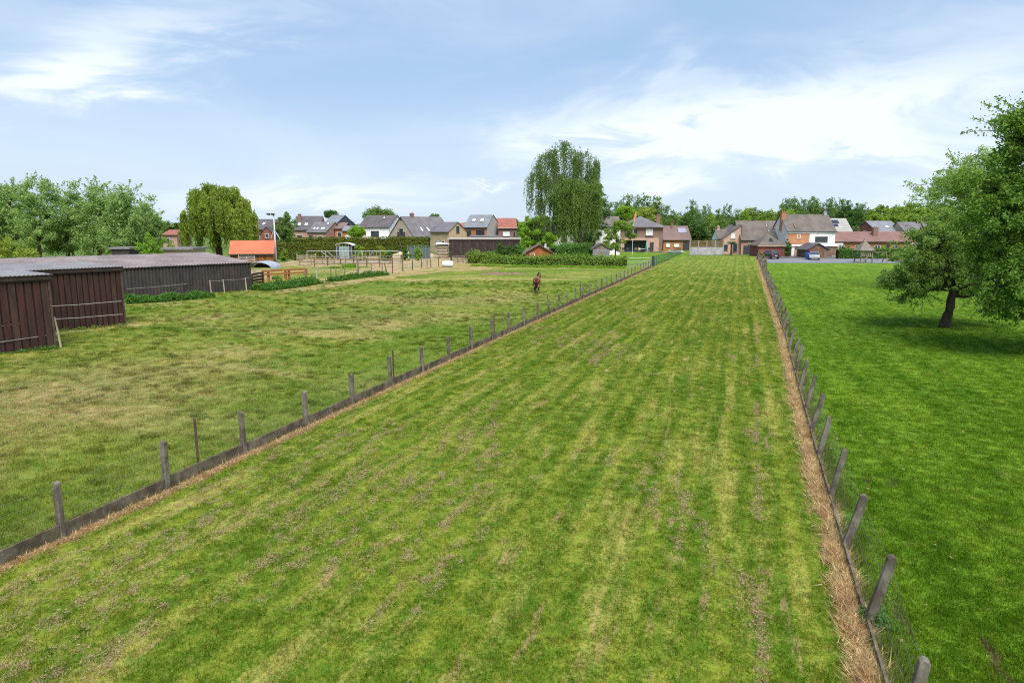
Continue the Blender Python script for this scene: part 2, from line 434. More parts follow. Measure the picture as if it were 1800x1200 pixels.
m_base = new_mat('far_grass'); _m, _nt, _o = m_base
_g = _nt.new('ShaderNodeNewGeometry'); _a = _nt.noise(_g.outputs['Position'], .05, 5, .6)
principled(_nt, _o, _nt.mix(_nt.ramp(_a, .3, .7), (.06, .12, .02), (.13, .17, .04)), .95, .1)
sheet('ground', [(-3000, -400), (3000, -400), (3000, 4000), (-3000, 4000)], -.03, _m)

m_soil = mat('soil', (.20, .135, .075), (.13, .085, .045), 3, .95, .1); m_mown = ground_mat('mown'); m_past = ground_mat('pasture', .9); m_lawn = ground_mat('lawn', .35); m_straw = ground_mat('straw', .8); m_sand = ground_mat('sand', .5)
FAR_Y = END_L.y
# mown plot between the two fences
lo = -8.0
sheet('field', [(left_x(lo), lo), (right_x(lo), lo)] + [(p.x, p.y) for p in RP[2:]] + [(END_L.x, END_L.y)], -.004, m_mown)
# lawn on the right
LAWN_FAR = G(1400, 461.5).y
sheet('lawn', [(right_x(lo), lo), (90, lo), (90, LAWN_FAR), (right_x(LAWN_FAR), LAWN_FAR)] + [(p.x, p.y) for p in RP[3:1:-1] if p.y < LAWN_FAR], -.008, m_lawn)
# horse pasture on the left: uneven, trodden
TRK = [(p.x, p.y) for p in (G(425, 531), G(480, 525), G(600, 509), G(720, 491), G(800, 482), G(850, 480), G(910, 470))]
def track_y(x): return float(np.interp(x, [t[0] for t in TRK], [t[1] for t in TRK], left=1e3, right=1e3))
def past_h(x, y):
    k = max(0.0, min(1.0, (y - track_y(x)) / 2.0)); return past_h0(x, y) * (1 - k) + .018 * k
def past_h0(x, y):
    d = max(0.0, min(1.0, (left_x(y) - x) / 1.5))
    n = mnoise.noise(Vector((x * .9, y * .9, 0))) * .06 + mnoise.noise(Vector((x * 2.7, y * 2.7, 5))) * .04
    return .03 + d * (n + .02)
PAST_FAR = G(950, 468).y
def pasture_sheet():
    ys = np.linspace(lo, PAST_FAR, 200); us = np.linspace(0, 1, 190); V = []; F = []
    for y in ys:
        xr = left_x(y) - .03
        for u in us:
            x = xr - 90 * u ** 1.25; V.append((x, y, past_h(x, y) if u > 0 else -.004))
    n = len(us)
    for j in range(len(ys) - 1):
        for i in range(n - 1):
            a = j * n + i; F.append((a, a + n, a + n + 1, a + 1))
    me = bpy.data.meshes.new('pasture'); me.from_pydata(V, [], F); me.materials.append(m_past)
    me.polygons.foreach_set('use_smooth', [True] * len(F))
    if me.polygons[0].normal.z < 0: me.flip_normals()
    o = bpy.data.objects.new('pasture', me); COL.objects.link(o); o['kind'] = 'structure'
pasture_sheet()
# bare soil strip along the left boards and straw strip along the right fence
def strip(name, fx, w0, w1, y0, y1, z, m, side):
    V = []; F = []; n = 160; rr = random.Random(5)
    for i in range(n + 1):
        y = y0 + (y1 - y0) * (i / n) ** 1.6; x = fx(y)
        w = w0 + (w1 - w0) * rr.random()
        V += [(x, y, z), (x + side * w, y, z)]
    for i in range(n): F.append((2 * i, 2 * i + 1, 2 * i + 3, 2 * i + 2))
    me = bpy.data.meshes.new(name); me.from_pydata(V, [], F); me.materials.append(m)
    if me.polygons[0].normal.z < 0: me.flip_normals()
    o = bpy.data.objects.new(name, me); COL.objects.link(o); o['kind'] = 'structure'
strip('soil_strip', lambda y: left_x(y) + .06, .04, .34, 4, FAR_Y, .001, m_soil, 1)
strip('straw_strip', lambda y: right_x(y) - .02, .12, .38, 2, FAR_Y, .002, m_soil, -1)

# sandy track and paddock at the back left
pad = [G(440, 512), G(560, 500), G(700, 481), G(800, 471), G(872, 471.5), G(905, 463), G(835, 459), G(800, 452), G(760, 446), G(690, 446), G(560, 452), G(490, 462), G(430, 480), G(420, 500)]
def ragged(pts, amp=.7, step=1.2):
    out = []
    for a, b in zip(pts, pts[1:] + pts[:1]):
        n = max(1, int((b - a).length / step)); d = (b - a).normalized(); q = Vector((-d.y, d.x, 0))
        for i in range(n): p = a.lerp(b, i / n); out.append(p + q * amp * (mnoise.noise(p * .35) + .7 * mnoise.noise(p * 1.4)))
    return out
def zsheet(name, pts, z, m): return sheet(name, [(p.x, p.y) for p in pts], z, m)
zsheet('sand_ground', ragged(pad), .034, m_sand)
m_dirt = ground_mat('dirt', .5)
zsheet('dirt_path', ragged([G(480, 519), G(600, 503), G(720, 485.5), G(800, 477), G(850, 476), G(905, 467), G(880, 461), G(830, 460), G(790, 466), G(700, 480), G(560, 499), G(440, 513)], 1.1), .042, m_dirt)
m_asph = mat('asphalt', (.20, .205, .225), (.165, .17, .185), .4, .9, .2)
zsheet('road', [G(1334, 462.3), G(1800, 463), G(1800, 455), G(1336, 454.5)], .02, m_asph)
m_pave = mat('paving', (.13, .12, .11), (.10, .09, .08), .6, .9, .2)
zsheet('pavement', [G(1336, 454.4), G(1480, 454.6), G(1474, 449), G(1334, 447)], .024, m_pave)
zsheet('back_lawn', [G(1103, 466), G(1150, 462), G(1213, 449), G(1213, 440), G(1060, 440), G(1060, 462)], .01, m_lawn)

# ------------------------------------------------------------------ scattered grass
def make_tuft(nm, n, rad, h, w, lean, m, seed):
    rng = np.random.default_rng(seed)
    ang = rng.uniform(0, 2 * np.pi, n); rr = rad * np.sqrt(rng.uniform(0, 1, n))
    bx = np.cos(ang) * rr; by = np.sin(ang) * rr; hh = h * rng.uniform(.5, 1.15, n)
    la = rng.uniform(0, 2 * np.pi, n); lm = lean * rng.uniform(.2, 1.3, n) * hh
    wa = rng.uniform(0, np.pi, n); ww = w * rng.uniform(.6, 1.2, n) / 2
    V = np.zeros((n, 3, 3)); 
    V[:, 0] = np.c_[bx - np.cos(wa) * ww, by - np.sin(wa) * ww, np.full(n, -.005)]
    V[:, 1] = np.c_[bx + np.cos(wa) * ww, by + np.sin(wa) * ww, np.full(n, -.005)]
    V[:, 2] = np.c_[bx + np.cos(la) * lm, by + np.sin(la) * lm, hh]
    me = bpy.data.meshes.new(nm); me.from_pydata(V.reshape(-1, 3).tolist(), [], [(3 * i, 3 * i + 1, 3 * i + 2) for i in range(n)])
    at = me.attributes.new('tint', 'FLOAT', 'POINT'); at.data.foreach_set('value', np.repeat(rng.uniform(0, 1, n), 3).astype(np.float32))
    me.materials.append(m); return bpy.data.objects.new(nm, me)

def scatter(name, label, pts, protos, smin, smax, seed, tilt=.15):
    col = bpy.data.collections.new(name + '_kinds')
    for p in protos: col.objects.link(p)
    me = bpy.data.meshes.new(name); me.vertices.add(len(pts)); me.vertices.foreach_set('co', np.asarray(pts, dtype=np.float32).reshape(-1))
    o = bpy.data.objects.new(name, me); COL.objects.link(o); tagp(o, label, name.replace('_', ' '), kind='stuff')
    ng = bpy.data.node_groups.new(name + '_nodes', 'GeometryNodeTree')
    ng.interface.new_socket('Geometry', in_out='INPUT', socket_type='NodeSocketGeometry')
    ng.interface.new_socket('Geometry', in_out='OUTPUT', socket_type='NodeSocketGeometry')
    N = ng.nodes; L = ng.links
    gi = N.new('NodeGroupInput'); go = N.new('NodeGroupOutput'); iop = N.new('GeometryNodeInstanceOnPoints')
    mp = N.new('GeometryNodeMeshToPoints'); ci = N.new('GeometryNodeCollectionInfo'); ci.inputs[0].default_value = col; ci.inputs['Separate Children'].default_value = True; ci.inputs['Reset Children'].default_value = True
    rv = N.new('FunctionNodeRandomValue'); rv.data_type = 'FLOAT_VECTOR'
    rv.inputs[0].default_value = (-tilt, -tilt, 0); rv.inputs[1].default_value = (tilt, tilt, 6.283); rv.inputs['Seed'].default_value = seed
    rs = N.new('FunctionNodeRandomValue'); rs.data_type = 'FLOAT'; rs.inputs[2].default_value = smin; rs.inputs[3].default_value = smax; rs.inputs['Seed'].default_value = seed + 1
    L.new(gi.outputs[0], mp.inputs[0]); L.new(mp.outputs[0], iop.inputs['Points']); L.new(ci.outputs[0], iop.inputs['Instance'])
    iop.inputs['Pick Instance'].default_value = True
    e2r = N.new('FunctionNodeEulerToRotation'); L.new(rv.outputs[0], e2r.inputs[0]); L.new(e2r.outputs[0], iop.inputs['Rotation'])
    L.new(rs.outputs[1], iop.inputs['Scale']); L.new(iop.outputs[0], go.inputs[0])
    md = o.modifiers.new('scatter', 'NODES'); md.node_group = ng
    return o

def sample(n, x0, x1, y0, y1, rng, keep):
    """random ground points, thinning with distance"""
    y = y0 + (y1 - y0) * rng.uniform(0, 1, n) ** 1.5; x = rng.uniform(x0, x1, n)
    fade = np.clip((y1 - y) / (.5 * (y1 - y0)), 0, 1) ** 1.2; ok = rng.uniform(0, 1, n) < fade
    k = np.array([keep(a, b) for a, b in zip(x, y)]) & ok; return x[k], y[k]
rng = np.random.default_rng(11)
def in_view(x, y, m=1.12): return abs(x) < (y * .75 + 1.5) * m

def sample_from(n, fx, w, y1, rng, y0=5.5, pw=1.5):
    y = y0 + (y1 - y0) * rng.uniform(0, 1, n) ** pw; u = rng.uniform(0, 1, n)
    x = np.array([fx(b) for b in y]) + u * np.array([w(b) for b in y])
    k = (rng.uniform(0, 1, n) < np.clip((y1 - y) / (.6 * (y1 - y0)), 0, 1)) & (np.abs(x) < (y * .75 + 1.5) * 1.12)
    return x[k], y[k]
xs, ys = sample_from(95000, lambda y: left_x(y) + .15, lambda y: right_x(y) - left_x(y) - .5, 105, rng)
bm_m = blade_mat('mown', .90)
scatter('mown_grass', 'short mown grass of the strip between the two post fences', np.c_[xs, ys, np.full(len(xs), -.004)],
        [make_tuft('grass_blades', 26, .10, .045, .007, .9, bm_m, 20 + i) for i in range(4)], .5, 1.5, 3)
xs, ys = sample_from(100000, lambda y: left_x(y) - .15, lambda y: -min(62, y * .8 + 5), 100, rng, 9)
zz = np.array([past_h(a, b) for a, b in zip(xs, ys)]) - .01
bm_p = blade_mat('pasture', .92)
scatter('pasture_grass', 'rough trodden grass of the horse pasture', np.c_[xs, ys, zz],
        [make_tuft('grass_blades', 26, .15, .07, .009, .9, bm_p, 30 + i) for i in range(4)], .4, 1.5, 4)
bm_t = blade_mat('pasture', .78)
# taller grazed-round tufts in clusters
cx = rng.uniform(-50, 10, 5200); cy = 9 + 66 * rng.uniform(0, 1, 5200) ** 1.2
pts = []
for a, b in zip(cx, cy):
    if mnoise.noise(Vector((a * .12, b * .12, 3))) < -.35 * rng.uniform(0, 1) - .02 or not in_view(a, b) or a > left_x(b) - .5: continue
    for k in range(rng.integers(2, 7)):
        q, r = rng.normal(0, .16), rng.normal(0, .09); pts.append((a + q, b + r, past_h(a + q, b + r) - .01))
scatter('grass_tussocks', 'darker ungrazed tussocks in the horse pasture', pts,
        [make_tuft('tussock_blades', 34, .12, .13, .012, .8, bm_t, 40 + i) for i in range(3)], .5, 1.3, 5)
xs, ys = sample_from(110000, lambda y: right_x(y) + .1, lambda y: min(30, y * .55 + 2), 105, rng)
bm_l = blade_mat('lawn', .84)
scatter('lawn_grass', 'dense green grass of the lawn beside the apple trees', np.c_[xs, ys, np.full(len(xs), -.008)],
        [make_tuft('grass_blades', 26, .12, .05, .008, .8, bm_l, 50 + i) for i in range(4)], .6, 1.4, 6)
# dry straw along the right fence
bm_s = blade_mat('straw')
yy = 3 + 120 * rng.uniform(0, 1, 17000) ** 2.0; off = np.abs(rng.normal(.11, .11, 17000)) + .02; bare = np.array([mnoise.noise(Vector((a * 1.1, b * 2, 2))) for a, b in zip(yy, off)]) > -.40; yy = yy[bare]; off = off[bare]
scatter('dry_grass', 'dry brown grass sprayed dead along the right post fence', [(right_x(y) - o_, y, .0) for y, o_ in zip(yy, off)],
        [make_tuft('straw_blades', 22, .10, .06, .008, 2.6, bm_s, 60 + i) for i in range(4)], .7, 1.7, 7, .5)
yy = 8 + 90 * rng.uniform(0, 1, 5500) ** 1.8; off = np.abs(rng.normal(0, .12, 5500)) + .06
scatter('dead_grass', 'dead brown grass at the foot of the left concrete boards', [(left_x(y) + o_, y, .0) for y, o_ in zip(yy, off)],
        [make_tuft('straw_blades', 22, .10, .05, .008, 2.2, bm_s, 70 + i) for i in range(3)], .6, 1.4, 8, .5)
# mown clippings left in windrows
m_clip = mat('clippings', (.45, .34, .19), (.26, .185, .10), 30, .95, .1, bump=0)
pts = []
for k in range(1700):
    u = rng.uniform(0, 1); y0 = 7 + 50 * rng.uniform(0, 1) ** 1.5
    row = round(rng.uniform(left_x(y0) + .6, right_x(y0) - .9) / .62) * .62
    if mnoise.noise(Vector((row * .35, y0 * .10, 8))) < -.05 + .25 * (row + 6) / 12 * (row > -6): continue
    ln = rng.uniform(.2, 2.2)
    for j in range(int(ln * rng.uniform(5, 13))):
        t = rng.uniform(-ln / 2, ln / 2); s_ = rng.normal(0, .05)
        p = Vector((row, y0, 0)) + ALONG * t + ACROSS * s_
        if left_x(p.y) + .4 < p.x < right_x(p.y) - .7: pts.append((p.x, p.y, .015))
def rowline(u0, ya, yb, dens, sp):
    for j in range(int((yb - ya) * dens)):
        y = rng.uniform(ya, yb)
        if mnoise.noise(Vector((u0, y * .6, 1))) < -.15: continue
        p = Vector((right_x(y) - u0 + rng.normal(0, sp), y, .015)); pts.append(tuple(p))
rowline(1.55, 6, 42, 20, .05)
scatter('grass_clippings', 'brown dried clippings lying in rows on the mown strip', pts,
        [make_tuft('clipping_bits', 30, .07, .022, .007, 3.0, m_clip, 80 + i) for i in range(3)], .6, 1.6, 9, .6)

# a few fallen leaves and bits on the lawn
_n = 420; _y = 8 + 34 * rng.uniform(0, 1, _n) ** 1.4; _x = np.array([right_x(b) + .4 for b in _y]) + rng.uniform(0, 1, _n) ** 1.2 * 16
tagp(quads('fallen_leaves', np.c_[_x, _y, np.full(_n, .05)], rng.normal(0, .3, (_n, 3)) + np.array([0, 0, 1.0]), .06 * rng.uniform(.5, 1.3, _n), mat('dead_leaf', (.30, .19, .09), (.20, .12, .06), 3, .9, .1, bump=0), None, 1.4, rng=rng),
     'few small brown fallen leaves lying on the green lawn', 'leaves', kind='stuff')

# longer unmown grass hugging the fences
_p = []
for _k in range(5200):
    _y = 8 + 80 * rng.uniform(0, 1) ** 1.6; _d = abs(rng.normal(0, .13)) + .05
    if mnoise.noise(Vector((_y * .8, 0, 4))) > -.15: _p.append((left_x(_y) - _d, _y, past_h(left_x(_y) - _d, _y) - .01))
scatter('long_grass', 'longer uncut grass along the pasture side of the left boards', _p, [make_tuft('long_blades', 30, .09, .17, .010, .6, bm_p, 90 + i) for i in range(3)], .5, 1.3, 12)
_p = []
for _k in range(5200):
    _y = 5 + 80 * rng.uniform(0, 1) ** 1.6; _d = abs(rng.normal(0, .16)) + .03
    if mnoise.noise(Vector((_y * .8, 0, 7))) > -.1: _p.append((right_x(_y) + _d, _y, -.01))
bm_f = blade_mat('pasture', .85)
scatter('long_grass', 'longer dull grass along the lawn side of the leaning post fence', _p, [make_tuft('long_blades', 30, .09, .15, .010, .7, bm_f, 95 + i) for i in range(3)], .5, 1.3, 13)
# ------------------------------------------------------------------ fences of the plot
m_conc = mat('concrete', (.215, .19, .15), (.085, .07, .053), 3.5, .92, .15, stretch=(1, 1, .6), bump=.5)
m_conc2 = mat('plinth_concrete', (.19, .155, .115), (.075, .058, .042), 2.6, .95, .12, bump=.5)
m_rust = mat('rusty_iron', (.10, .05, .035), (.05, .03, .03), 12, .8, .3)
m_wire = mat('wire', (.16, .16, .15), (.09, .08, .07), 5, .6, .4, fine=False)
m_green_wire = mat('green_wire', (.03, .09, .06), (.02, .07, .05), 5, .5, .4, fine=False)
m_wood_grey = mat('grey_wood', (.25, .20, .15), (.14, .11, .085), 3, .9, .15, stretch=(1, 1, .3))
m_wood_pale = mat('pale_wood', (.44, .37, .25), (.30, .24, .16), 3, .9, .15, stretch=(1, 1, .3))
m_wood_brown = mat('brown_wood', (.20, .12, .07), (.12, .07, .045), 3, .85, .2, stretch=(1, 1, .3))

def post_mb(w, d, h, rr):
    """concrete post with a chamfered weathered head"""
    mb = MB(); c = .3 * w; t = h
    mb.prism([(-w / 2, -.3), (w / 2, -.3), (w / 2, t - c), (w / 2 - c, t), (-w / 2 + c, t), (-w / 2, t - c)], -d / 2, d / 2)
    return mb

def line_fence(name, label, cat, pts, hts, leans, width, board_h, side, wires, group=None, stakes=(), meshwire=0, stake_label=None):
    o0 = pts[0]; root = empty(name, o0, label, cat)
    rr = random.Random(hash(name) % 1000 if False else len(name)); kinds = []
    for i, (p, h, ln) in enumerate(zip(pts, hts, leans)):
        if i < 3 or i % 4 == 0:
            po = post_mb(width, width * .95, 1.0, rr).build('post', m_conc, root, bevel=.008); kinds.append(po)
        else: po = share(kinds[i % 3], 'post', (0, 0, 0), parent=root)
        po.location = p - o0; po.scale = (rr.uniform(.9, 1.12), rr.uniform(.9, 1.12), h)
        nx = pts[min(i + 1, len(pts) - 1)] - pts[max(i - 1, 0)]; a = -math.atan2(nx.x, nx.y)
        po.rotation_euler = (R(rr.uniform(-1.5, 1.5)), R(ln + rr.uniform(-1.2, 1.2)), a + R(rr.uniform(-3, 3)))
        for b in po.modifiers[:]: pass
    for a, b in zip(pts, pts[1:]):
        d = (b - a); L = d.length; d.normalize()
        n = max(1, round(L / 3.2)) if L > 4 else 1
        for k in range(n):
            q0 = a + d * (L * k / n + width * .5); q1 = a + d * (L * (k + 1) / n - width * .5)
            mb = MB(); dz = rr.uniform(-.012, .012); lean = rr.uniform(-.012, .012)
            z0 = -.15; z1 = board_h + dz; perp = Vector((d.y, -d.x, 0)) * .02; off = Vector((d.y, -d.x, 0)) * lean
            seg = 5; V = []
            for s_ in range(seg + 1):
                q = q0.lerp(q1, s_ / seg) - o0; e = rr.uniform(-.006, .006)
                V += [q + perp + Vector((0, 0, z0)), q + perp + off + Vector((0, 0, z1 + e)), q - perp + off + Vector((0, 0, z1 + e)), q - perp + Vector((0, 0, z0))]
            F = [(0, 1, 2, 3), (4 * seg + 3, 4 * seg + 2, 4 * seg + 1, 4 * seg)]
            for s_ in range(seg):
                t = 4 * s_
                for c in range(4): F.append((t + c, t + 4 + c, t + 4 + (c + 1) % 4, t + (c + 1) % 4))
            mb.add(V, F); mb.build('board', m_conc2, root)
    for p, h in stakes:
        mb = MB(); 
        mb.box(-.028, .028, -.004, .004, 0, h); mb.box(-.004, .004, .004, .05, 0, h)
        st = mb.build('iron_stake', m_rust, root, label=stake_label); st.location = p - o0; st.rotation_euler = (0, R(rr.uniform(-2, 0)), .4)
    if wires:
        mb = MB()
        tops = [p - o0 + Vector((math.sin(R(l)) * h * 1.0, 0, h * math.cos(R(l)))) for p, h, l in zip(pts, hts, leans)]
        bots = [p - o0 for p in pts]
        for w in wires:
            line = [b.lerp(t, w) for t, b in zip(tops, bots)]
            for a, b in zip(line, line[1:]):
                mb.tube([a, (a + b) / 2 - Vector((0, 0, .012)), b], .0022, 3, cap=False)
        if meshwire:
            for k in range(meshwire):
                L = (pts[k + 1] - pts[k]).length; n = int(L / .12)
                for j in range(n):
                    f = j / n; b0 = bots[k].lerp(bots[k + 1], f); t0 = tops[k].lerp(tops[k + 1], f)
                    mb.tube([b0.lerp(t0, .15), b0.lerp(t0, .93)], .0014, 3, cap=False)
        mb.build('wire', m_wire, root)
    return root

# left fence: measured posts, then the same rhythm onwards
def left_px(x): return 945 - .4583 * (x - 110)
lx = [110, 293, 430, 538, 620, 687, 743, 789, 829, 865, 894, 921, 944.5]
lp = [G(x, left_px(x)) for x in lx]
ts = [(p - LA).dot(LDIR) for p in lp]; stepL = (ts[-1] - ts[0]) / (len(ts) - 1)
pts = [left_at(t) for t in ts]
pts.insert(0, left_at(ts[0] - stepL)); pts.insert(0, left_at(ts[0] - 2 * stepL))
STOP = G(1140, 470).y
t = ts[-1] + stepL
while left_at(t).y < STOP: pts.append(left_at(t)); t += stepL
rr = random.Random(3)
hts = [1.12 + rr.uniform(-.06, .08) for _ in pts]
stk = []
for x, h in ((356, 1.35), (697, 1.3), (872, 1.25), (966, 1.35), (1023, 1.45)):
    p = G(x, left_px(x)); p = left_at((p - LA).dot(LDIR)); stk.append((p - ACROSS * .10, h))
line_fence('concrete_post_fence', 'low grey concrete post and board fence between pasture and mown strip', 'fence', pts, hts,
           [rr.uniform(-2.5, .5) for _ in pts], .115, .29, 1, (.3, .45, .6, .75, .93), meshwire=7, stakes=stk, stake_label='thin rusty iron stake')

# right fence: posts leaning over the lawn
rpx = [(1523, 1100), (1488, 965), (1462, 878), (1442, 806), (1426, 762), (1414, 723), (1406, 687), (1397.5, 657), (1392, 637), (1386, 615), (1381, 593)]
rp = []
for x, y in rpx: p = G(x, y); p.x = right_x(p.y); rp.append(p)
step = 2.55
p = rp[0].copy(); d = (RP[1] - RP[0]).normalized()
for k in range(1, 3): q = rp[0] - d * (2.45 if k == 1 else 2.4 + 2.5); rp.insert(0, q) if k == 1 else rp.insert(0, q)
y = rp[-1].y
while y < G(1332, 452).y - 2:
    y += step; rp.append(Vector((right_x(y), y, 0)))
hts = [1.18 + rr.uniform(-.08, .06) for _ in rp]
line_fence('leaning_post_fence', 'concrete post fence leaning over the right lawn, straw at its foot', 'fence', rp, hts,
           [11 + rr.uniform(-2.5, 2.5) for _ in rp], .115, .14, 1, (.2, .45, .7, .93), meshwire=9)

# green mesh fence continuing to the back garden
def mesh_fence(name, label, a, b, h, step, m, m_post):
    root = empty(name, a, label, 'fence'); L = (b - a).length; d = (b - a).normalized(); n = max(1, round(L / step))
    for i in range(n + 1):
        q = d * (L * i / n); mb = MB(); mb.tube([q, q + Vector((0, 0, h + .05))], .03, 6); mb.build('post', m_post, root)
    mb = MB(); k = int(L / .35)
    for i in range(k):
        q = d * (L * i / k); mb.tube([q + Vector((0, 0, .03)), q + Vector((0, 0, h))], .007, 3, cap=False)
    for j in range(int(h / .2) + 1): mb.tube([Vector((0, 0, .05 + j * .2)), d * L + Vector((0, 0, .05 + j * .2))], .007, 3, cap=False)
    mb.build('wire_mesh', m, root); return root
mesh_fence('wire_mesh_fence', 'dark green wire mesh fence running on to the back garden', G(1147, 469), left_at((G(1213, 447) - LA).dot(LDIR)) , 1.5, 2.5, m_green_wire, m_green_wire)
# white horse tapes with wooden stakes round the sheds
def tape_fence(name, label, posts, lines, r=.018, m_p=None):
    root = empty(name, posts[0][0], label, 'fence'); o0 = posts[0][0]
    for (p, h, lx_, ly_) in posts:
        mb = MB(); mb.tube([p - o0 - Vector((0, 0, .1)), p - o0 + Vector((lx_ * .5, ly_ * .5, h * .55)), p - o0 + Vector((lx_, ly_, h))], [.055, .05, .045], 7)
        mb.build('post', m_p or m_wood_pale, root)
    mb = MB()
    for ln in lines:
        for a, b in zip(ln, ln[1:]):
            mb.tube([a - o0, (a + b) / 2 - o0 - Vector((0, 0, .05)), b - o0], r, 3, cap=False)
    mb.build('rope', m_rope, root); return root
m_rope = mat('rope', (.42, .40, .36), (.30, .28, .25), 4, .9, .1, fine=False)
# ------------------------------------------------------------------ brown sheds on the left
m_plankA = mat('dark_plank', (0.0550, 0.0250, 0.0180), (0.0290, 0.0140, 0.0105), 2.5, .75, .3, stretch=(2, 2, .25))
m_plankB = mat('greyed_plank', (0.0672, 0.0384, 0.0278), (0.0374, 0.0216, 0.0163), 2.5, .8, .25, stretch=(2, 2, .25))
m_plankC = mat('red_plank', (0.0600, 0.0221, 0.0163), (0.0298, 0.0125, 0.0101), 2.5, .75, .3, stretch=(2, 2, .25))
m_fascia = mat('fascia', (0.0523, 0.0319, 0.0264), (0.0330, 0.0220, 0.0187), 2, .7, .3)
m_batten = mat('batten', (0.0960, 0.0690, 0.0540), (0.0600, 0.0420, 0.0330), 3, .8, .2)
m_corr = mat('brown_cladding', (0.0625, 0.0510, 0.0470), (0.0375, 0.0310, 0.0290), 1.5, .6, .35, stretch=(1, 1, .4))
m_sheet_roof = mat('corrugated_roof', (0.2430, 0.2070, 0.2070), (0.1710, 0.1440, 0.1440), .5, .9, .12, stretch=(1, 1, 1))
m_blue_roof = mat('pale_roof_sheet', (.22, .215, .225), (.17, .165, .17), .6, .9, .1)
U = Vector((.61, .79, 0)).normalized(); Nn = Vector((-U.y, U.x, 0))     # along the walls, and away from the pasture
UA = math.atan2(U.y, U.x)

def plank_shed(name, label, a, b, h, depth, nb, seed, roofmat, endwall=True):
    """a, b: front wall ends on the ground. Local x runs along the wall, y away behind it."""
    root = empty(name, a, label, 'shed', math.atan2((b - a).y, (b - a).x)); L = (b - a).length; rr = random.Random(seed)
    mb = MB(); mb.box(.02, L - .02, .06, depth, 0, h - .05); mb.build('wall', m_fascia, root)
    w = L / nb
    for i in range(nb):
        x0 = i * w; c = rr.choice((m_plankA, m_plankA, m_plankB, m_plankC)); proud = .02 + .012 * rr.random()
        mb = MB(); tw = rr.uniform(-.012, .012)
        mb.add([(x0 + .035, .05, -.05), (x0 + w - .035, .05, -.05), (x0 + w - .035 + tw, .05, h - .22), (x0 + .035 + tw, .05, h - .22),
                (x0 + .035, -proud, -.05), (x0 + w - .035, -proud, -.05), (x0 + w - .035 + tw, -proud, h - .22), (x0 + .035 + tw, -proud, h - .22)],
               [(0, 3, 2, 1), (4, 5, 6, 7), (0, 1, 5, 4), (1, 2, 6, 5), (2, 3, 7, 6), (3, 0, 4, 7)])
        mb.build('plank', c, root)
    if endwall:
        ne = max(2, int(depth / .55)); we = depth / ne
        for i in range(ne):
            y0 = i * we; mb = MB(); mb.box(L - .02, L + .022 + .01 * (i % 2), y0 + .03, y0 + we - .03, -.05, h - .22); mb.build('plank', rr.choice((m_plankA, m_plankB)), root)
        mb = MB(); mb.box(L - .02, L + .06, -.06, .02, 0, h - .24); mb.build('corner_post', m_batten, root)
    mb = MB(); mb.box(-.1, L + .1, -.10, -.035, h - .30, h - .24); mb.build('batten', m_batten, root)
    mb = MB(); mb.box(-.12, L + .14, -.16, -.11, h - .235, h - .02); mb.build('fascia', m_fascia, root)
    corrugated(root, -.15, L + .18, -.22, depth + .1, h, h + .10, roofmat)
    return root

def corrugated(root, x0, x1, y0, y1, za, zb, m, pitch=.18, amp=.014, nm='roof'):
    """ridged roofing sheet rising from the eave (za at y0) to the back (zb at y1)"""
    n = int((x1 - x0) / pitch * 4); V = []; F = []
    for i in range(n + 1):
        x = x0 + (x1 - x0) * i / n; c = amp * math.sin(2 * math.pi * (x - x0) / pitch)
        V += [(x, y0, za + c), (x, y1, zb + c), (x, y1, zb + c - .03), (x, y0, za + c - .03)]
    for i in range(n):
        a = 4 * i; b = a + 4
        F += [(a, b, b + 1, a + 1), (a + 2, b + 2, b + 3, a + 3), (a + 3, b + 3, b, a), (a + 1, b + 1, b + 2, a + 2)]
    F += [(0, 1, 2, 3), (4 * n + 3, 4 * n + 2, 4 * n + 1, 4 * n)]
    mb = MB(); mb.add(V, F); return mb.build(nm, m, root)

S1b = G(97, 613); S1a = S1b - U * 9.0
S2b = G(220, 572); S2a = S2b - U * 13.0
plank_shed('plank_shed', 'dark red-brown plank shed at the left edge, nearest of three sheds', S1a, S1b, 3.62, (S2b - S1b).dot(Nn) + 3.0, 27, 5, m_blue_roof)
# second shed: only its stretch beside the first is seen
S2s = S1b + Nn * ((S2b - S1b).dot(Nn)) + U * .25
plank_shed('plank_shed', 'dark brown plank shed standing back between the nearest and the long shed', S2s, S2b, 3.55, 5.5, 18, 8, m_blue_roof)
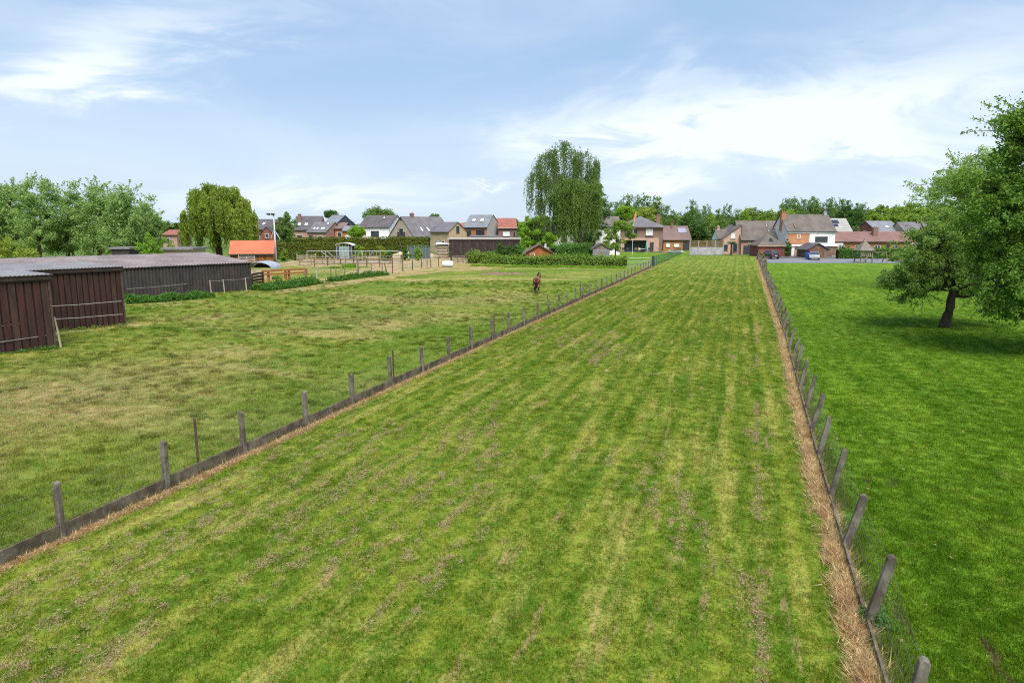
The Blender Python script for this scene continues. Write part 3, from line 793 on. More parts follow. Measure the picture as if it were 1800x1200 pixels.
# long shed with ribbed cladding
S3b = G(443, 510); S3a = S3b - U * 34
def long_shed():
    L = (S3b - S3a).length; dep = 12.5; h = 2.62; hb = 3.35
    root = empty('long_shed', S3a, 'long low brown shed with ribbed walls and grey corrugated roof', 'shed', UA)
    mb = MB(); mb.box(0, L, .05, dep, 0, h - .08); mb.prism([(0, 0), (1, 0), (1, 1)], 0, 0) if False else None
    mb.build('wall', m_corr, root)
    # trapezoid ribs on the front, each bay a sheet
    bay = L / 30
    def ribs(x0, x1, y, n, z0, z1, endface=False):
        V = []; F = []; w = (x1 - x0) / n; prof = []
        for i in range(n):
            a = x0 + i * w; prof += [(a, 0.0), (a + w * .34, 0.0), (a + w * .40, -.07), (a + w * .94, -.07)]
        prof.append((x1, 0.0))
        for (a, c) in prof:
            p = (a, y + c) if not endface else (y - c, a)
            V += [(p[0], p[1], z0), (p[0], p[1], z1)]
        for i in range(len(prof) - 1): F.append((2 * i, 2 * i + 2, 2 * i + 3, 2 * i + 1))
        m2 = MB(); m2.add(V, F); return m2
    for i in range(30):
        ribs(i * bay, (i + 1) * bay, .0, 4, -.05, h - .14).build('cladding_sheet', m_corr, root)
    ribs(0, dep, L + .0, 36, -.05, h - .1, True).build('end_cladding', m_corr, root)
    mb = MB(); mb.box(-.05, L + .05, -.12, -.055, h - .15, h - .02); mb.build('fascia', m_fascia, root)
    corrugated(root, -.1, L + .15, -.2, dep * .62, h, hb, m_sheet_roof, .26, .028)
    corrugated(root, -.1, L + .15, dep * .62 + .01, dep, hb + .0, hb - .35, m_sheet_roof, .26, .028)
    mb = MB(); mb.prism([(0, h - .1), (dep * .62, hb - .06), (dep, hb - .42), (dep, h - .1)], 0, .05, M=Matrix.Translation((L - .05, 0, 0)) @ Matrix.Rotation(R(90), 4, 'Z'))
    mb.build('gable', m_corr, root)
    return root
long_shed()
def at_z(px, py, z): # ground point under a thing seen at that height
    return G(px, py, z)
pst = G(108, 612)
tape_fence('rope_fence', 'pale rope on a leaning wooden stake across the nearest plank shed', [(pst, 1.55, -.22, .05)],
           [[pst + Vector((-.22, .05, 1.45)), S1a + Vector((.3, -.3, 1.15))], [pst + Vector((-.1, .02, .72)), S1a + Vector((.3, -.3, .5))]])
e2 = S2b - U * .1 + Vector((.12, -.15, 0))
tape_fence('rope_fence', 'two pale ropes strung across the second plank shed to its far corner', [(S2s + U * .3 - Nn * .5, .5, 0, 0)],
           [[S2s + U * .3 - Nn * .45 + Vector((0, 0, 1.6)), e2 + Vector((0, 0, 1.5))], [S2s + U * .3 - Nn * .45 + Vector((0, 0, .9)), e2 + Vector((0, 0, .72))]], .014)
sp = [G(354, 515), G(372, 522), G(395, 516), G(434, 515)]
hs = [Z(495, sp[0].y, 353), Z(492.5, sp[1].y, 371), Z(491, sp[2].y, 394), Z(488, sp[3].y, 431)]
tape_fence('wire_fence', 'four pale wooden posts with thin wire before the long shed', [(p, h, -.06, 0) for p, h in zip(sp, hs)],
           [[G(225, 537) + Vector((0, 0, 1.25))] + [p + Vector((0, 0, h * .95)) for p, h in zip(sp, hs)] + [G(462, 500) + Vector((0, 0, 1.2))]], .010)
# ------------------------------------------------------------------ houses
m_frame = mat('white_frame', (.70, .70, .68), (.6, .6, .58), 3, .5, .4, fine=False)
m_dframe = mat('dark_frame', (.05, .05, .055), (.035, .035, .04), 3, .5, .4, fine=False)
def _glass():
    m, nt, out = new_mat('window_glass'); principled(nt, out, (.035, .045, .055), .06, .6); return m
m_glass = _glass()
m_curtain = mat('drawn_shade', (.72, .73, .72), (.62, .63, .62), 2, .6, .3, fine=False)
m_white = mat('white_render', (.76, .75, .72), (.70, .69, .665), .25, .85, .2)
m_cream = mat('cream_brick', (.46, .38, .29), (.38, .31, .24), .7, .9, .15)
m_sand_b = brick_mat('sand_brick', (.50, .36, .20), (.42, .30, .17))
m_salmon = brick_mat('salmon_brick', (.46, .26, .20), (.38, .21, .16))
m_red_b = brick_mat('red_brick', (.27, .085, .065), (.21, .07, .055), (.22, .15, .12))
m_orange_b = brick_mat('orange_brick', (.44, .20, .095), (.36, .16, .08), (.36, .24, .16))
m_brown_b = brick_mat('brown_brick', (.24, .155, .115), (.19, .125, .09), (.26, .22, .18))
m_purple_b = brick_mat('purple_brick', (.23, .13, .125), (.18, .105, .10), (.28, .22, .2))
m_peach = brick_mat('peach_brick', (.55, .34, .24), (.47, .28, .20))
m_slate_w = mat('slate_cladding', (.075, .08, .10), (.055, .06, .075), 1, .7, .3)
m_pale_w = mat('pale_gable', (.42, .38, .36), (.37, .335, .32), .6, .9, .15)
t_grey = tile_mat('grey_tiles', (.17, .155, .165), (.12, .11, .12))
t_dark = tile_mat('dark_tiles', (.115, .10, .105), (.085, .075, .08))
t_slate = tile_mat('blue_slate', (.20, .21, .235), (.16, .17, .19))
t_red = tile_mat('red_tiles', (.31, .115, .08), (.24, .09, .065))
t_brown = tile_mat('brown_tiles', (.20, .13, .115), (.15, .10, .09))
t_oldgrey = tile_mat('weathered_tiles', (.155, .128, .112), (.105, .088, .078), moss=(.11, .115, .06))
t_bungalow = tile_mat('russet_tiles', (.225, .125, .108), (.17, .095, .083))
t_orange = tile_mat('orange_tiles', (.50, .150, .075), (.40, .12, .06))
m_chim = brick_mat('chimney_brick', (.26, .12, .08), (.2, .09, .065))
m_solar = mat('solar_panel', (.03, .035, .06), (.02, .025, .045), 1, .15, .6, fine=False)
m_solarp = mat('pale_solar', (.30, .29, .36), (.26, .25, .32), 1, .2, .6, fine=False)

class House:
    """local frame: x 0..W along the front, y 0..L to the back; front looks towards -y"""
    def __init__(s, name, label, loc, W, L, eave, ridge, kind, mw, mr, yaw=0, anchor=0.0, cat='house', over=.3, half=None, base=0.0, gable_m=None):
        s.W, s.L, s.e, s.r, s.k, s.o = W, L, eave, ridge, kind, over
        c, sn = math.cos(yaw), math.sin(yaw)
        loc = Vector((loc[0] - anchor * W * c, loc[1] - anchor * W * sn, 0))
        s.root = empty(name, loc, label, cat, yaw)
        mb = MB(); h = half if half is not None else .5; s.h = h
        if kind == 'x':     # ridge parallel to front
            mb.prism([(0, base), (L, base), (L, eave), (L * h, ridge - .12), (0, eave)], 0, W, M=Matrix(((0, 1, 0, 0), (1, 0, 0, 0), (0, 0, 1, 0), (0, 0, 0, 1))))
        elif kind == 'y':
            mb.prism([(0, base), (W, base), (W, eave), (W * h, ridge - .12), (0, eave)], 0, L)
        else: mb.box(0, W, 0, L, base, eave)
        s.wall = mb.build('wall', mw, s.root); fix_normals(s.wall)
        t = .16; o = over
        if kind == 'x':
            k1 = (ridge - eave) / (L * h); k2 = (ridge - eave) / (L * (1 - h)); mb = MB()
            M = Matrix(((0, 1, 0, 0), (1, 0, 0, 0), (0, 0, 1, 0), (0, 0, 0, 1)))
            mb.prism([(-o, eave - o * k1), (L * h, ridge), (L + o, eave - o * k2), (L + o, eave - o * k2 + t), (L * h, ridge + t), (-o, eave - o * k1 + t)], -o * .6, W + o * .6, M=M)
        elif kind == 'y':
            k1 = (ridge - eave) / (W * h); k2 = (ridge - eave) / (W * (1 - h)); mb = MB()
            mb.prism([(-o, eave - o * k1), (W * h, ridge), (W + o, eave - o * k2), (W + o, eave - o * k2 + t), (W * h, ridge + t), (-o, eave - o * k1 + t)], -o * .6, L + o * .6)
        elif kind == 'hip':
            i = min(W, L) * .5; a = (i, L / 2) if W >= L else (W / 2, i); b = (W - i, L / 2) if W >= L else (W / 2, L - i)
            if W < L * 1.05 and W > L * .95: b = (a[0] + .05, a[1])
            mb = MB(); mb.add([(-o, -o, eave), (W + o, -o, eave), (W + o, L + o, eave), (-o, L + o, eave), (a[0], a[1], ridge), (b[0], b[1], ridge),
                              (-o, -o, eave - t), (W + o, -o, eave - t), (W + o, L + o, eave - t), (-o, L + o, eave - t)],
                             [(0, 1, 5, 4), (1, 2, 5), (2, 3, 4, 5), (3, 0, 4), (0, 6, 7, 1), (1, 7, 8, 2), (2, 8, 9, 3), (3, 9, 6, 0), (9, 8, 7, 6)])
        else:               # flat
            mb = MB(); mb.box(-o, W + o, -o, L + o, eave, eave + .25)
        s.roof = mb.build('roof', mr, s.root); fix_normals(s.roof)
        if kind in 'xy' and eave > 2:   # gutters along the eaves
            mb = MB()
            if kind == 'x': mb.tube([(-o, -o - .05, eave - o * k1 + .02), (W + o, -o - .05, eave - o * k1 + .02)], .07, 5)
            else:
                mb.tube([(-o - .05, -o, eave - o * k1 + .02), (-o - .05, L + o, eave - o * k1 + .02)], .07, 5); mb.tube([(W + o + .05, -o, eave - o * k2 + .02), (W + o + .05, L + o, eave - o * k2 + .02)], .07, 5)
            mb.build('gutter', m_dframe, s.root)
    def win(s, u, z, w, h, side='F', fm=None, cols=1, shade=False, nm='window', rows=1):
        """window centred at u along the side, sill height z"""
        fm = fm or m_frame
        if side == 'F': M = Matrix.Translation((u, 0, z))
        elif side == 'L': M = Matrix.Translation((0, u, z)) @ Matrix.Rotation(R(-90), 4, 'Z')
        else: M = Matrix.Translation((s.W, u, z)) @ Matrix.Rotation(R(90), 4, 'Z')
        b = .09; mb = MB()
        mb.box(-w / 2, w / 2, -.07, .03, 0, b, M); mb.box(-w / 2, w / 2, -.07, .03, h - b, h, M)
        mb.box(-w / 2, -w / 2 + b, -.07, .03, b, h - b, M); mb.box(w / 2 - b, w / 2, -.07, .03, b, h - b, M)
        for i in range(1, cols): x = -w / 2 + w * i / cols; mb.box(x - .04, x + .04, -.06, .03, b, h - b, M)
        for i in range(1, rows): z_ = h * i / rows; mb.box(-w / 2 + b, w / 2 - b, -.055, .03, z_ - .03, z_ + .03, M)
        f = mb.build(nm, fm, s.root)
        mb = MB(); mb.box(-w / 2 + b, w / 2 - b, -.025, .02, b, h - b, M); mb.build('pane', m_curtain if shade else m_glass, f)
        if nm == 'window': mb = MB(); mb.box(-w / 2 - .08, w / 2 + .08, -.14, .02, -.07, -.003, M); mb.build('sill', m_conc, f)
        return f
    def chimney(s, x, y, top, w=.8, d=.6, m=None, z0=None):
        z0 = z0 if z0 is not None else s.e; mb = MB(); mb.box(x - w / 2, x + w / 2, y - d / 2, y + d / 2, z0, top); mb.box(x - w / 2 - .06, x + w / 2 + .06, y - d / 2 - .06, y + d / 2 + .06, top, top + .12)
        for k in (-.22, .22): mb.tube([(x + w * k, y, top + .12), (x + w * k, y, top + .4)], .1, 6)
        return mb.build('chimney', m or m_chim, s.roof)
    def skylight(s, x, f, w=.8, h=1.2, m=None, nm='skylight'):
        """on the front slope at fraction f from eave to ridge"""
        y = s.L * s.h * f; z = s.e + (s.r - s.e) * f + .16; a = math.atan2(s.r - s.e, s.L * s.h)
        M = Matrix.Translation((x, y, z)) @ Matrix.Rotation(a, 4, 'X'); mb = MB()
        mb.box(-w / 2, w / 2, -h / 2, h / 2, .02, .10, M); fr = mb.build(nm, m_dframe, s.roof)
        mb = MB(); mb.box(-w / 2 + .07, w / 2 - .07, -h / 2 + .07, h / 2 - .07, .102, .125, M); mb.build('glazing', m or m_skyglass, s.roof)
    def box(s, nm, x0, x1, y0, y1, z0, z1, m, parent=None, label=None):
        mb = MB(); mb.box(x0, x1, y0, y1, z0, z1); return mb.build(nm, m, parent or s.root, label=label)
_m, _nt, _o = new_mat('skylight_glass'); principled(_nt, _o, (.75, .78, .82), .12, .8); m_skyglass = _m

def at(px, D): return Vector((P(px, 430, D).x, D, 0))
def wid(p0, p1, D): return X(p1, D) - X(p0, D)

# ---- village to the left, behind the long hedge
D = 188
h = House('brick_house', 'red brick house with dark roof just right of the weeping willow', at(444, D), wid(444, 480, D), 8, Z(403, D), Z(386, D), 'x', m_red_b, t_dark, yaw=R(-12))
h.skylight(2.6, .5); h.win(1.8, 2.6, 1.2, 1.2); h.win(h.L * .5, 5.4, 1.0, 1.2, 'R')
D = 176
h = House('brick_house', 'low red brick gable house beside the lamp mast', at(458, D), wid(458, 482, D), 9, Z(412, D), Z(399, D), 'y', m_red_b, t_dark)
h.win(1.8, 3.2, 1.0, 1.1)
D = 192
h = House('grey_roofed_house', 'house with tall chimney and long grey roof, skylights low on the slope', at(517, D), wid(517, 562, D), 11, Z(404, D), Z(380, D), 'x', m_salmon, t_dark, yaw=R(6))
h.chimney(1.2, 3.5, Z(377, D)); h.skylight(1.3, .35, .9, 1.3); h.skylight(3.2, .35, .9, 1.3); h.win(1.6, 2.6, 1.5, 1.2); h.win(4.6, 2.6, 1.2, 1.2)
D = 178
h = House('salmon_brick_house', 'salmon brick house with low grey roof and three roof windows', at(541, D), wid(541, 577, D), 9.5, Z(408, D), Z(391, D), 'x', m_salmon, t_grey, yaw=R(-14))
for x_ in (1.4, 2.3): h.skylight(x_, .28, .6, 1.1)
h.skylight(3.8, .3, 1.2, .9); h.skylight(4.0, .8, .7, .7)
h.win(1.0, 2.5, 1.1, 1.3, fm=m_dframe); h.win(3.6, 2.5, 1.4, 1.2)
D = 184
h = House('slate_gabled_house', 'grey house with blue-black slate gable behind the salmon brick house', at(566, D), wid(566, 592, D), 10, Z(398, D), Z(378.5, D), 'x', m_slate_w, t_slate, yaw=R(-24))
h.win(2.3, 3.6, 1.2, 1.4); h.win(4.5, 5.6, 1.0, 1.3, 'R')
D = 181
h = House('terrace_house', 'narrow terrace house with red-brown roof between slate gable and low grey roof', at(590, D), wid(590, 606, D), 8, Z(402, D), Z(392, D), 'x', m_orange_b, t_brown)
h.win(1.1, 3.3, 1.1, 1.3); 
h = House('terrace_house', 'low grey roofed annexe with white garage left of the white house', at(603, D - 4), wid(603, 629, D - 4), 7, Z(406, D - 4), Z(398, D - 4), 'x', m_orange_b, t_slate)
h.win(1.4, 2.4, 1.4, 1.5, shade=True); h.win(3.0, 2.4, .8, 1.3)
D = 182
h = House('white_house', 'white rendered house with dark hipped roof behind the trimmed hedge', at(632, D), wid(632, 690, D), 10, Z(399, D), Z(379, D), 'x', m_white, t_dark, yaw=R(-16), half=.5)
h.skylight(5.6, .75, .6, .6)
h.win(1.6, 3.9, .8, .9, fm=m_dframe); h.win(4.6, 3.4, 2.3, 1.5, fm=m_dframe, cols=3); h.win(3.2, 1.0, 1.2, 1.2); h.win(5, 3.5, 1.0, 1.2, 'R')
h.box('porch', .6, 7.6, -2.0, -.1, 2.45, 2.62, m_white)
D = 170
h = House('cream_gabled_house', 'steep cream gable house with arched window and dark balcony', at(729, D), 12.5, 11.2, Z(417, D), Z(381, D), 'x', m_cream, t_grey, yaw=R(44), anchor=0.0)
h.chimney(3.4, 5.6, Z(376, D) + .1, .9, .7); h.skylight(3.6, .35, .6, 1.5); h.skylight(5.6, .35, .6, 1.5)
h.win(5.6, 3.2, 1.5, 2.3, 'L', m_dframe, cols=2); h.win(4.3, 3.2, .7, 1.5, 'L', m_dframe); h.win(6.9, 3.2, .7, 1.5, 'L', m_dframe)
b = MB()
for k in range(14): b.box(-.85, -.80, 3.3 + k * .36, 3.4 + k * .36, 2.75, 3.6)
b.box(-.88, -.02, 3.2, 8.1, 2.62, 2.74); b.box(-.88, -.8, 3.2, 8.1, 3.6, 3.68); b.build('balcony', m_dframe, h.root)
b = MB(); b.prism([(-.5, 0), (.5, 0), (0, .8)], 0, .06, M=Matrix.Translation((-.01, 5.6, 7.6)) @ Matrix.Rotation(R(90), 4, 'Z')); b.build('gable_window', m_dframe, h.root)
D = 160
h = House('yellow_brick_house', 'yellow brick house with steep grey roof at the right end of the hedge', at(789, D), 6.6, 5.6, Z(407, D), Z(391, D), 'x', m_sand_b, t_grey, yaw=R(-44), anchor=1.0)
h.win(2.8, 4.6, .9, 1.5, 'R', m_dframe); h.win(2.8, 1.8, 1.4, .9, 'R'); h.win(2.2, 1.6, 1.2, 1.2); h.win(4.6, 1.6, 1.0, 1.2)
D = 182
h = House('red_roofed_house', 'red-roofed orange brick house left of the pale gabled house', at(788, D), wid(788, 818, D), 9, Z(406, D), Z(393, D), 'x', m_orange_b, t_red, yaw=R(8))
h.win(2.6, 3.6, 1.0, 1.5, shade=True); h.win(.9, 3.8, .8, 1.1)
h2 = House('dormer_house', 'small red gable with white-framed window before the red roof', at(797, D - 3), wid(797, 815, D - 3), 3, Z(403, D - 3), Z(395, D - 3), 'y', m_orange_b, t_red, over=.2)
h2.win(1.4, 3.4, .9, 1.3, shade=True)
D = 168
h = House('slate_roofed_house', 'orange brick house with tall blue-grey roof, two roof windows and pale gable', at(856, D), wid(814, 856, D) * 1.02, 9.5, Z(399, D), Z(378, D), 'x', m_orange_b, t_slate, yaw=R(-20), anchor=1.0, half=.42)
b = MB(); M = Matrix.Translation((h.W, 0, 0)) @ Matrix.Rotation(R(90), 4, 'Z')
b.prism([(0, 0), (h.L, 0), (h.L, h.e), (h.L * h.h, h.r - .1), (0, h.e)], -.06, -.004, M=M); b.build('gable_wall', m_pale_w, h.root)
h.skylight(1.7, .5, 1.0, 1.1); h.skylight(3.9, .5, 1.0, 1.1)
h.win(1.0, 3.9, 1.5, 1.2, fm=m_dframe, cols=2); h.win(4.2, 3.7, 2.2, 1.5, fm=m_dframe, cols=2); h.win(1.0, 1.0, 1.5, 1.2)
D = 172
h = House('plum_brick_house', 'plum brick house with red roof right of the pale gable', at(876, D), wid(876, 908, D), 9, Z(401, D), Z(384, D), 'x', m_purple_b, t_red, yaw=R(4))
h.win(2.0, 3.7, 1.7, 1.1, cols=2, shade=True); h.win(4.0, 3.4, .4, 1.3, fm=m_dframe); h.box('lintel', -.2, h.W + .2, -.25, -.02, Z(402.5, D), Z(400.5, D), m_white)
h.chimney(4.2, 4, Z(391, D), .5, .5)

m_barn = mat('barn_wood', (.060, .042, .040), (.036, .026, .026), 1.5, .8, .2); m_barn2 = mat('barn_wood_worn', (.080, .058, .052), (.05, .036, .034), 1.5, .8, .2)
# dark timber barn in front of them
D = 136
h = House('timber_barn', 'long low dark timber barn with pale roof edge behind the brambles', at(789, D), wid(789, 914, D), 9, Z(421, D), Z(420, D), 'flat', m_barn, m_pale_w, over=.25, cat='barn')
h.roof.scale = (1, 1, 1)
nb = 44; w_ = h.W / nb
for i in range(nb): 
    q = MB(); q.box(i * w_ + .015, (i + 1) * w_ - .015, -.035 - .01 * (i % 2), -.002, 0, h.e - .02); q.build('plank', m_barn2 if i % 5 == 2 else m_barn, h.root)
D = 146
House('flat_roofed_annexe', 'pale flat-roofed annexe showing just above the timber barn', at(828, D), wid(828, 876, D), 8, Z(416.5, D), 5, 'flat', m_pale_w, m_blue_roof, over=.3, cat='outbuilding')

# ---- middle houses behind the birch
D = 152
h = House('white_house', 'white house half hidden behind the hanging birch branches', at(955, D), wid(955, 1046, D), 9, Z(408, D), Z(392, D), 'x', m_white, t_grey)
for u_ in (2, 4.6, 7.4, 9.4): h.win(u_, 2.8, 1.2, 1.3, fm=m_dframe)
for u_ in (2.2, 6.5, 9.2): h.win(u_, .6, 1.3, 1.4, fm=m_dframe)
D = 147
h = House('white_house', 'white house with grey-brown roof right of the birch trunk', at(1042, D), wid(1042, 1090, D), 8, Z(398, D), Z(381, D), 'x', m_white, t_oldgrey)
h.win(3.6, 3.4, 1.0, 1.1, fm=m_dframe); h.win(1.0, 3.4, .8, 1.1, fm=m_dframe); h.win(2.2, .8, 1.3, 1.3)
D = 144
h = House('brick_lean_to', 'pinkish brick outbuilding with low wall left of the white house', at(1026, D), wid(1026, 1045, D), 5, Z(411, D), Z(398, D), 'x', m_peach, t_brown, cat='outbuilding')
h.win(1.1, 3.2, .8, .8, fm=m_dframe)
D = 170
hm = House('hip_roofed_house', 'large brown brick house with hipped roof and wide glazed garden room', at(1088, D), wid(1088, 1163, D), 11, Z(399, D), Z(379.5, D), 'hip', m_brown_b, t_grey, over=.7, yaw=R(-7))
h = hm
h.chimney(h.W - .9, 4, Z(378, D), .9, .7)
h.win(2.6, 3.7, 1.4, 1.5, fm=m_dframe); h.win(4.0, 3.9, .7, 1.3, fm=m_dframe); h.win(7.3, 3.9, 1.7, 1.6, shade=True); h.box('balcony_box', 6.4, 8.2, -.5, -.1, 3.3, 3.75, m_dframe)
h.win(2.5, 3.6, 1.0, 1.6, 'R', m_dframe); h.win(5, .3, 1.2, 2.1, 'R', m_dframe)
# garden room
W0 = wid(1093, 1158, D); ex = MB(); x0 = .3
ex.box(x0, x0 + .9, -2.6, 0, 0, 3.2); ex.box(x0 + 5.6, x0 + W0, -2.6, 0, 0, 3.2) if False else None
ex.box(x0, x0 + W0, -2.6, 0, 2.75, 3.3); ex.box(x0 + 6.2, x0 + W0, -2.6, 0, 0, 2.75)
ex.build('garden_room', m_peach, h.root)
q = MB(); q.box(x0 + .9, x0 + 6.2, -.9, -.85, 0, 2.75); q.build('glass_wall', m_glass, h.root)
for k in range(5):
    q = MB(); q.box(x0 + .9 + k * 1.31, x0 + 1.0 + k * 1.31, -1.0, -.91, 0, 2.75); q.build('mullion', m_dframe, h.root)
h.box('patio', -1.5, h.W + 2, -6.0, -2.7, 0, .12, m_pave)
q = MB(); q.box(x0 + 7.0, x0 + 7.9, -2.66, -2.61, .2, 2.3); q.build('door', m_dframe, h.root)
D = 176
h = House('brown_roofed_house', 'low brown-roofed brick house with solar panel right of the hip-roofed house', at(1166, D), wid(1166, 1214, D), 9, Z(421, D), Z(398, D), 'x', m_orange_b, t_brown)
h.skylight(5.3, .62, 2.3, 2.2, m_solarp, nm='solar_panel'); h.chimney(2.9, 3.6, Z(398, D) + .6, .5, .5)
h.win(1.2, .9, 1.0, 1.0, shade=True); h.win(3.4, .9, 1.3, .9, shade=True); h.box('porch_shade_panel', 5.0, 6.6, -.06, -.01, .1, 2.2, m_dframe)  # last box: dark panel on the wall painting the porch's inner shade
# concrete wall with timber top
def timber_wall():
    D = 148; a = at(1213, D); L = wid(1213, 1272, D); zc = Z(434.5, D); zt = Z(422.5, D)
    root = empty('boundary_wall', a, 'grey concrete panel wall topped by horizontal timber boards at field end', 'wall')
    n = 4
    for i in range(n): q = MB(); q.box(i * L / n + .03, (i + 1) * L / n - .03, 0, .08, 0, zc); q.build('panel', m_concl, root)
    for i in range(n + 1): q = MB(); q.box(i * L / n - .07, i * L / n + .07, -.05, .13, 0, zt); q.build('post', m_concl, root)
    k = 6; hh = (zt - zc) / k
    for i in range(n):
        for j in range(k):
            q = MB(); q.box(i * L / n + .08, (i + 1) * L / n - .08, .01, .06, zc + .02 + j * hh, zc + (j + 1) * hh - .02); q.build('board', m_wood_olive, root)
m_concl = mat('pale_concrete', (.42, .41, .42), (.28, .27, .27), .9, .9, .15)
m_wood_olive = mat('olive_wood', (.17, .12, .055), (.12, .085, .04), 1.5, .85, .2)
timber_wall()

# ---- farm group on the right
D = 152
h = House('farm_cottage', 'pink-brick cottage gable with blue shutters at the end of the field', at(1269, D), wid(1269, 1303, D), 8, Z(420, D), Z(396, D), 'y', m_peach, t_oldgrey, half=.95, over=.35)
h.win(2.35, 3.4, .9, 1.2, shade=True, cols=2)
h.win(2.9, .5, .9, 1.8, fm=m_slate_w); h.win(.9, .9, .8, 1.2, fm=m_slate_w)
q = House('cottage_wing', 'small low wing with brown roof left of the pink-brick cottage', at(1262, D + 1.5), wid(1262, 1280, D), 5, Z(419, D), Z(404, D), 'x', m_white, t_oldgrey, over=.3)
q.chimney(.6, 2.4, Z(399, D), .5, .5, m_peach); q.win(1.0, 1.0, .7, 1.0)
D = 151
h = House('long_farmhouse', 'long low farmhouse with big weathered grey roof and pink walls', at(1303, D), wid(1303, 1384, D), 9, Z(420.5, D), Z(389, D), 'x', m_salmon, t_oldgrey, over=.35)
h.box('garage_shade_panel', .5, 2.6, -.06, -.01, 0, 1.9, m_dframe); h.win(1.7, 2.3, .5, .5)  # flat dark panel paints the shade inside the garage opening
for x_, f_ in ((6.5, .42), (7.6, .38), (8.5, .42), (6.4, .7)): h.skylight(x_, f_, .35, .35)
D = 140
h = House('hip_roofed_outbuilding', 'square brick outbuilding with pyramid tiled roof behind the black car', at(1334, D), wid(1334, 1380, D), 5.2, Z(431.5, D), Z(411, D), 'hip', m_red_b, t_oldgrey, over=.3, cat='outbuilding')
h.box('eaves_band', -.32, h.W + .32, -.36, -.31, h.e - .2, h.e - .02, m_peach)
q = MB(); q.prism([(-.5, 0), (.5, 0), (0, .8)], 0, .5, M=Matrix.Translation((h.W / 2, .6, h.e + .75))); q.build('roof_vent', m_dframe, h.roof)
D = 146
h = House('tall_farmhouse', 'tall farmhouse half brick, half white, with large mossy tiled roof', at(1383, D), wid(1383, 1467, D), 9, Z(406, D), Z(377.5, D), 'x', m_white, t_oldgrey, over=.3)
hW = wid(1383, 1422, D)
h.box('brick_front', .02, hW, -.05, -.004, 0, h.e - .35, m_orange_b); h.box('white_band', -.02, hW + .1, -.12, -.06, h.e - .5, h.e - .06, m_white)
h.chimney(.25, 3.6, Z(373, D), 1.0, .9, m_orange_b); h.chimney(h.W - .5, 4.4, Z(376, D) + .3, .6, .5, m_concl)
f = h.win(2.4, 3.5, .7, .9, fm=m_white); h.win(wid(1383, 1443, D), Z(425.5, D), wid(1432, 1454, D), 1.15, fm=m_dframe, cols=3)
h.skylight(1.9, .25, .4, 1.6, m_chim, nm='roof_ladder')
D = 141
h = House('white_canopy', 'white flat canopy and brown shed front below the tall farmhouse', at(1391, D), wid(1391, 1472, D), 4.4, Z(433, D), 3, 'flat', m_brown_b, m_white, over=.25, cat='canopy')
h.roof.scale = (1, 1, 1)
for k, (a_, b_, mm) in enumerate(((.1, .7, m_white), (.8, 1.2, m_wood_pale), (1.3, 1.7, m_dframe), (1.8, 3.0, m_wood_brown))): h.box('door_panel', a_, b_, -.06, -.01, 0, 2.0, mm)
h.box('pillar', h.W - .35, h.W - .05, -2.4, -2.1, 0, 2.4, m_white); h.box('beam', h.W - 2.6, h.W, -2.5, -2.2, 2.4, 2.7, m_white)
h.box('pier_base', h.W - 2.2, h.W - .05, -2.6, -2.1, 0, .25, m_concl)
D = 134
h = House('gabled_garage', 'small gabled brick garage behind the silver car', at(1421, D), wid(1421, 1456, D), 5, Z(438, D), Z(428.5, D), 'y', m_brown_b, t_dark, over=.45, cat='garage')
h.box('door', .7, h.W - .7, -.05, -.01, 0, 1.9, m_wood_brown)
D = 178
h = House('panelled_house', 'pale-roofed house with black solar panels behind the tall farmhouse', at(1462, D), wid(1462, 1497, D), 9, Z(408, D), Z(384.5, D), 'x', m_salmon, tile_mat('pale_tiles', (.34, .33, .31), (.28, .27, .25)), over=.2)
h.skylight(1.5, .72, 2.6, 1.5, m_solar, nm='solar_panel'); h.skylight(1.1, .45, 2.2, 1.0, m_solar, nm='solar_panel'); h.win(4, 3.2, 1.0, 1.2)
D = 154
h = House('long_bungalow', 'long orange brick bungalow with russet roof behind the hedge', at(1467, D), wid(1467, 1600, D), 8, Z(423.5, D), Z(408.5, D), 'x', m_orange_b, t_bungalow, over=.5)
for u_ in (1.6, 5.2, 9.6, 13.5): h.win(u_, .8, 1.3, 1.1, cols=2)
h.box('door', 7.2, 8.0, -.05, -.01, 0, 2.0, m_dframe); h.box('door', 11.6, 12.3, -.05, -.01, 0, 2.0, m_dframe)
h.chimney(wid(1467, 1545, D), 2.2, Z(401, D), 1.1, .9)
D = 184
h = House('red_gabled_house', 'dark grey roofed house with bright red gable beyond the bungalow', at(1541, D), wid(1541, 1596, D), 9, Z(408, D), Z(389, D), 'x', m_red_b, t_slate, yaw=R(16))
h.skylight(4.7, .42, 1.3, 1.0); h.win(4.5, 3.8, 1.0, 1.2, 'L')
h = House('grey_roofed_house', 'grey roofed house partly hidden by the nearer apple tree', at(1590, D - 2), wid(1590, 1640, D), 9, Z(409, D), Z(391, D), 'x', m_cream, t_grey)
h.skylight(1.5, .6, .4, .4, m_chim); h.win(3, 3, 1.2, 1.2)
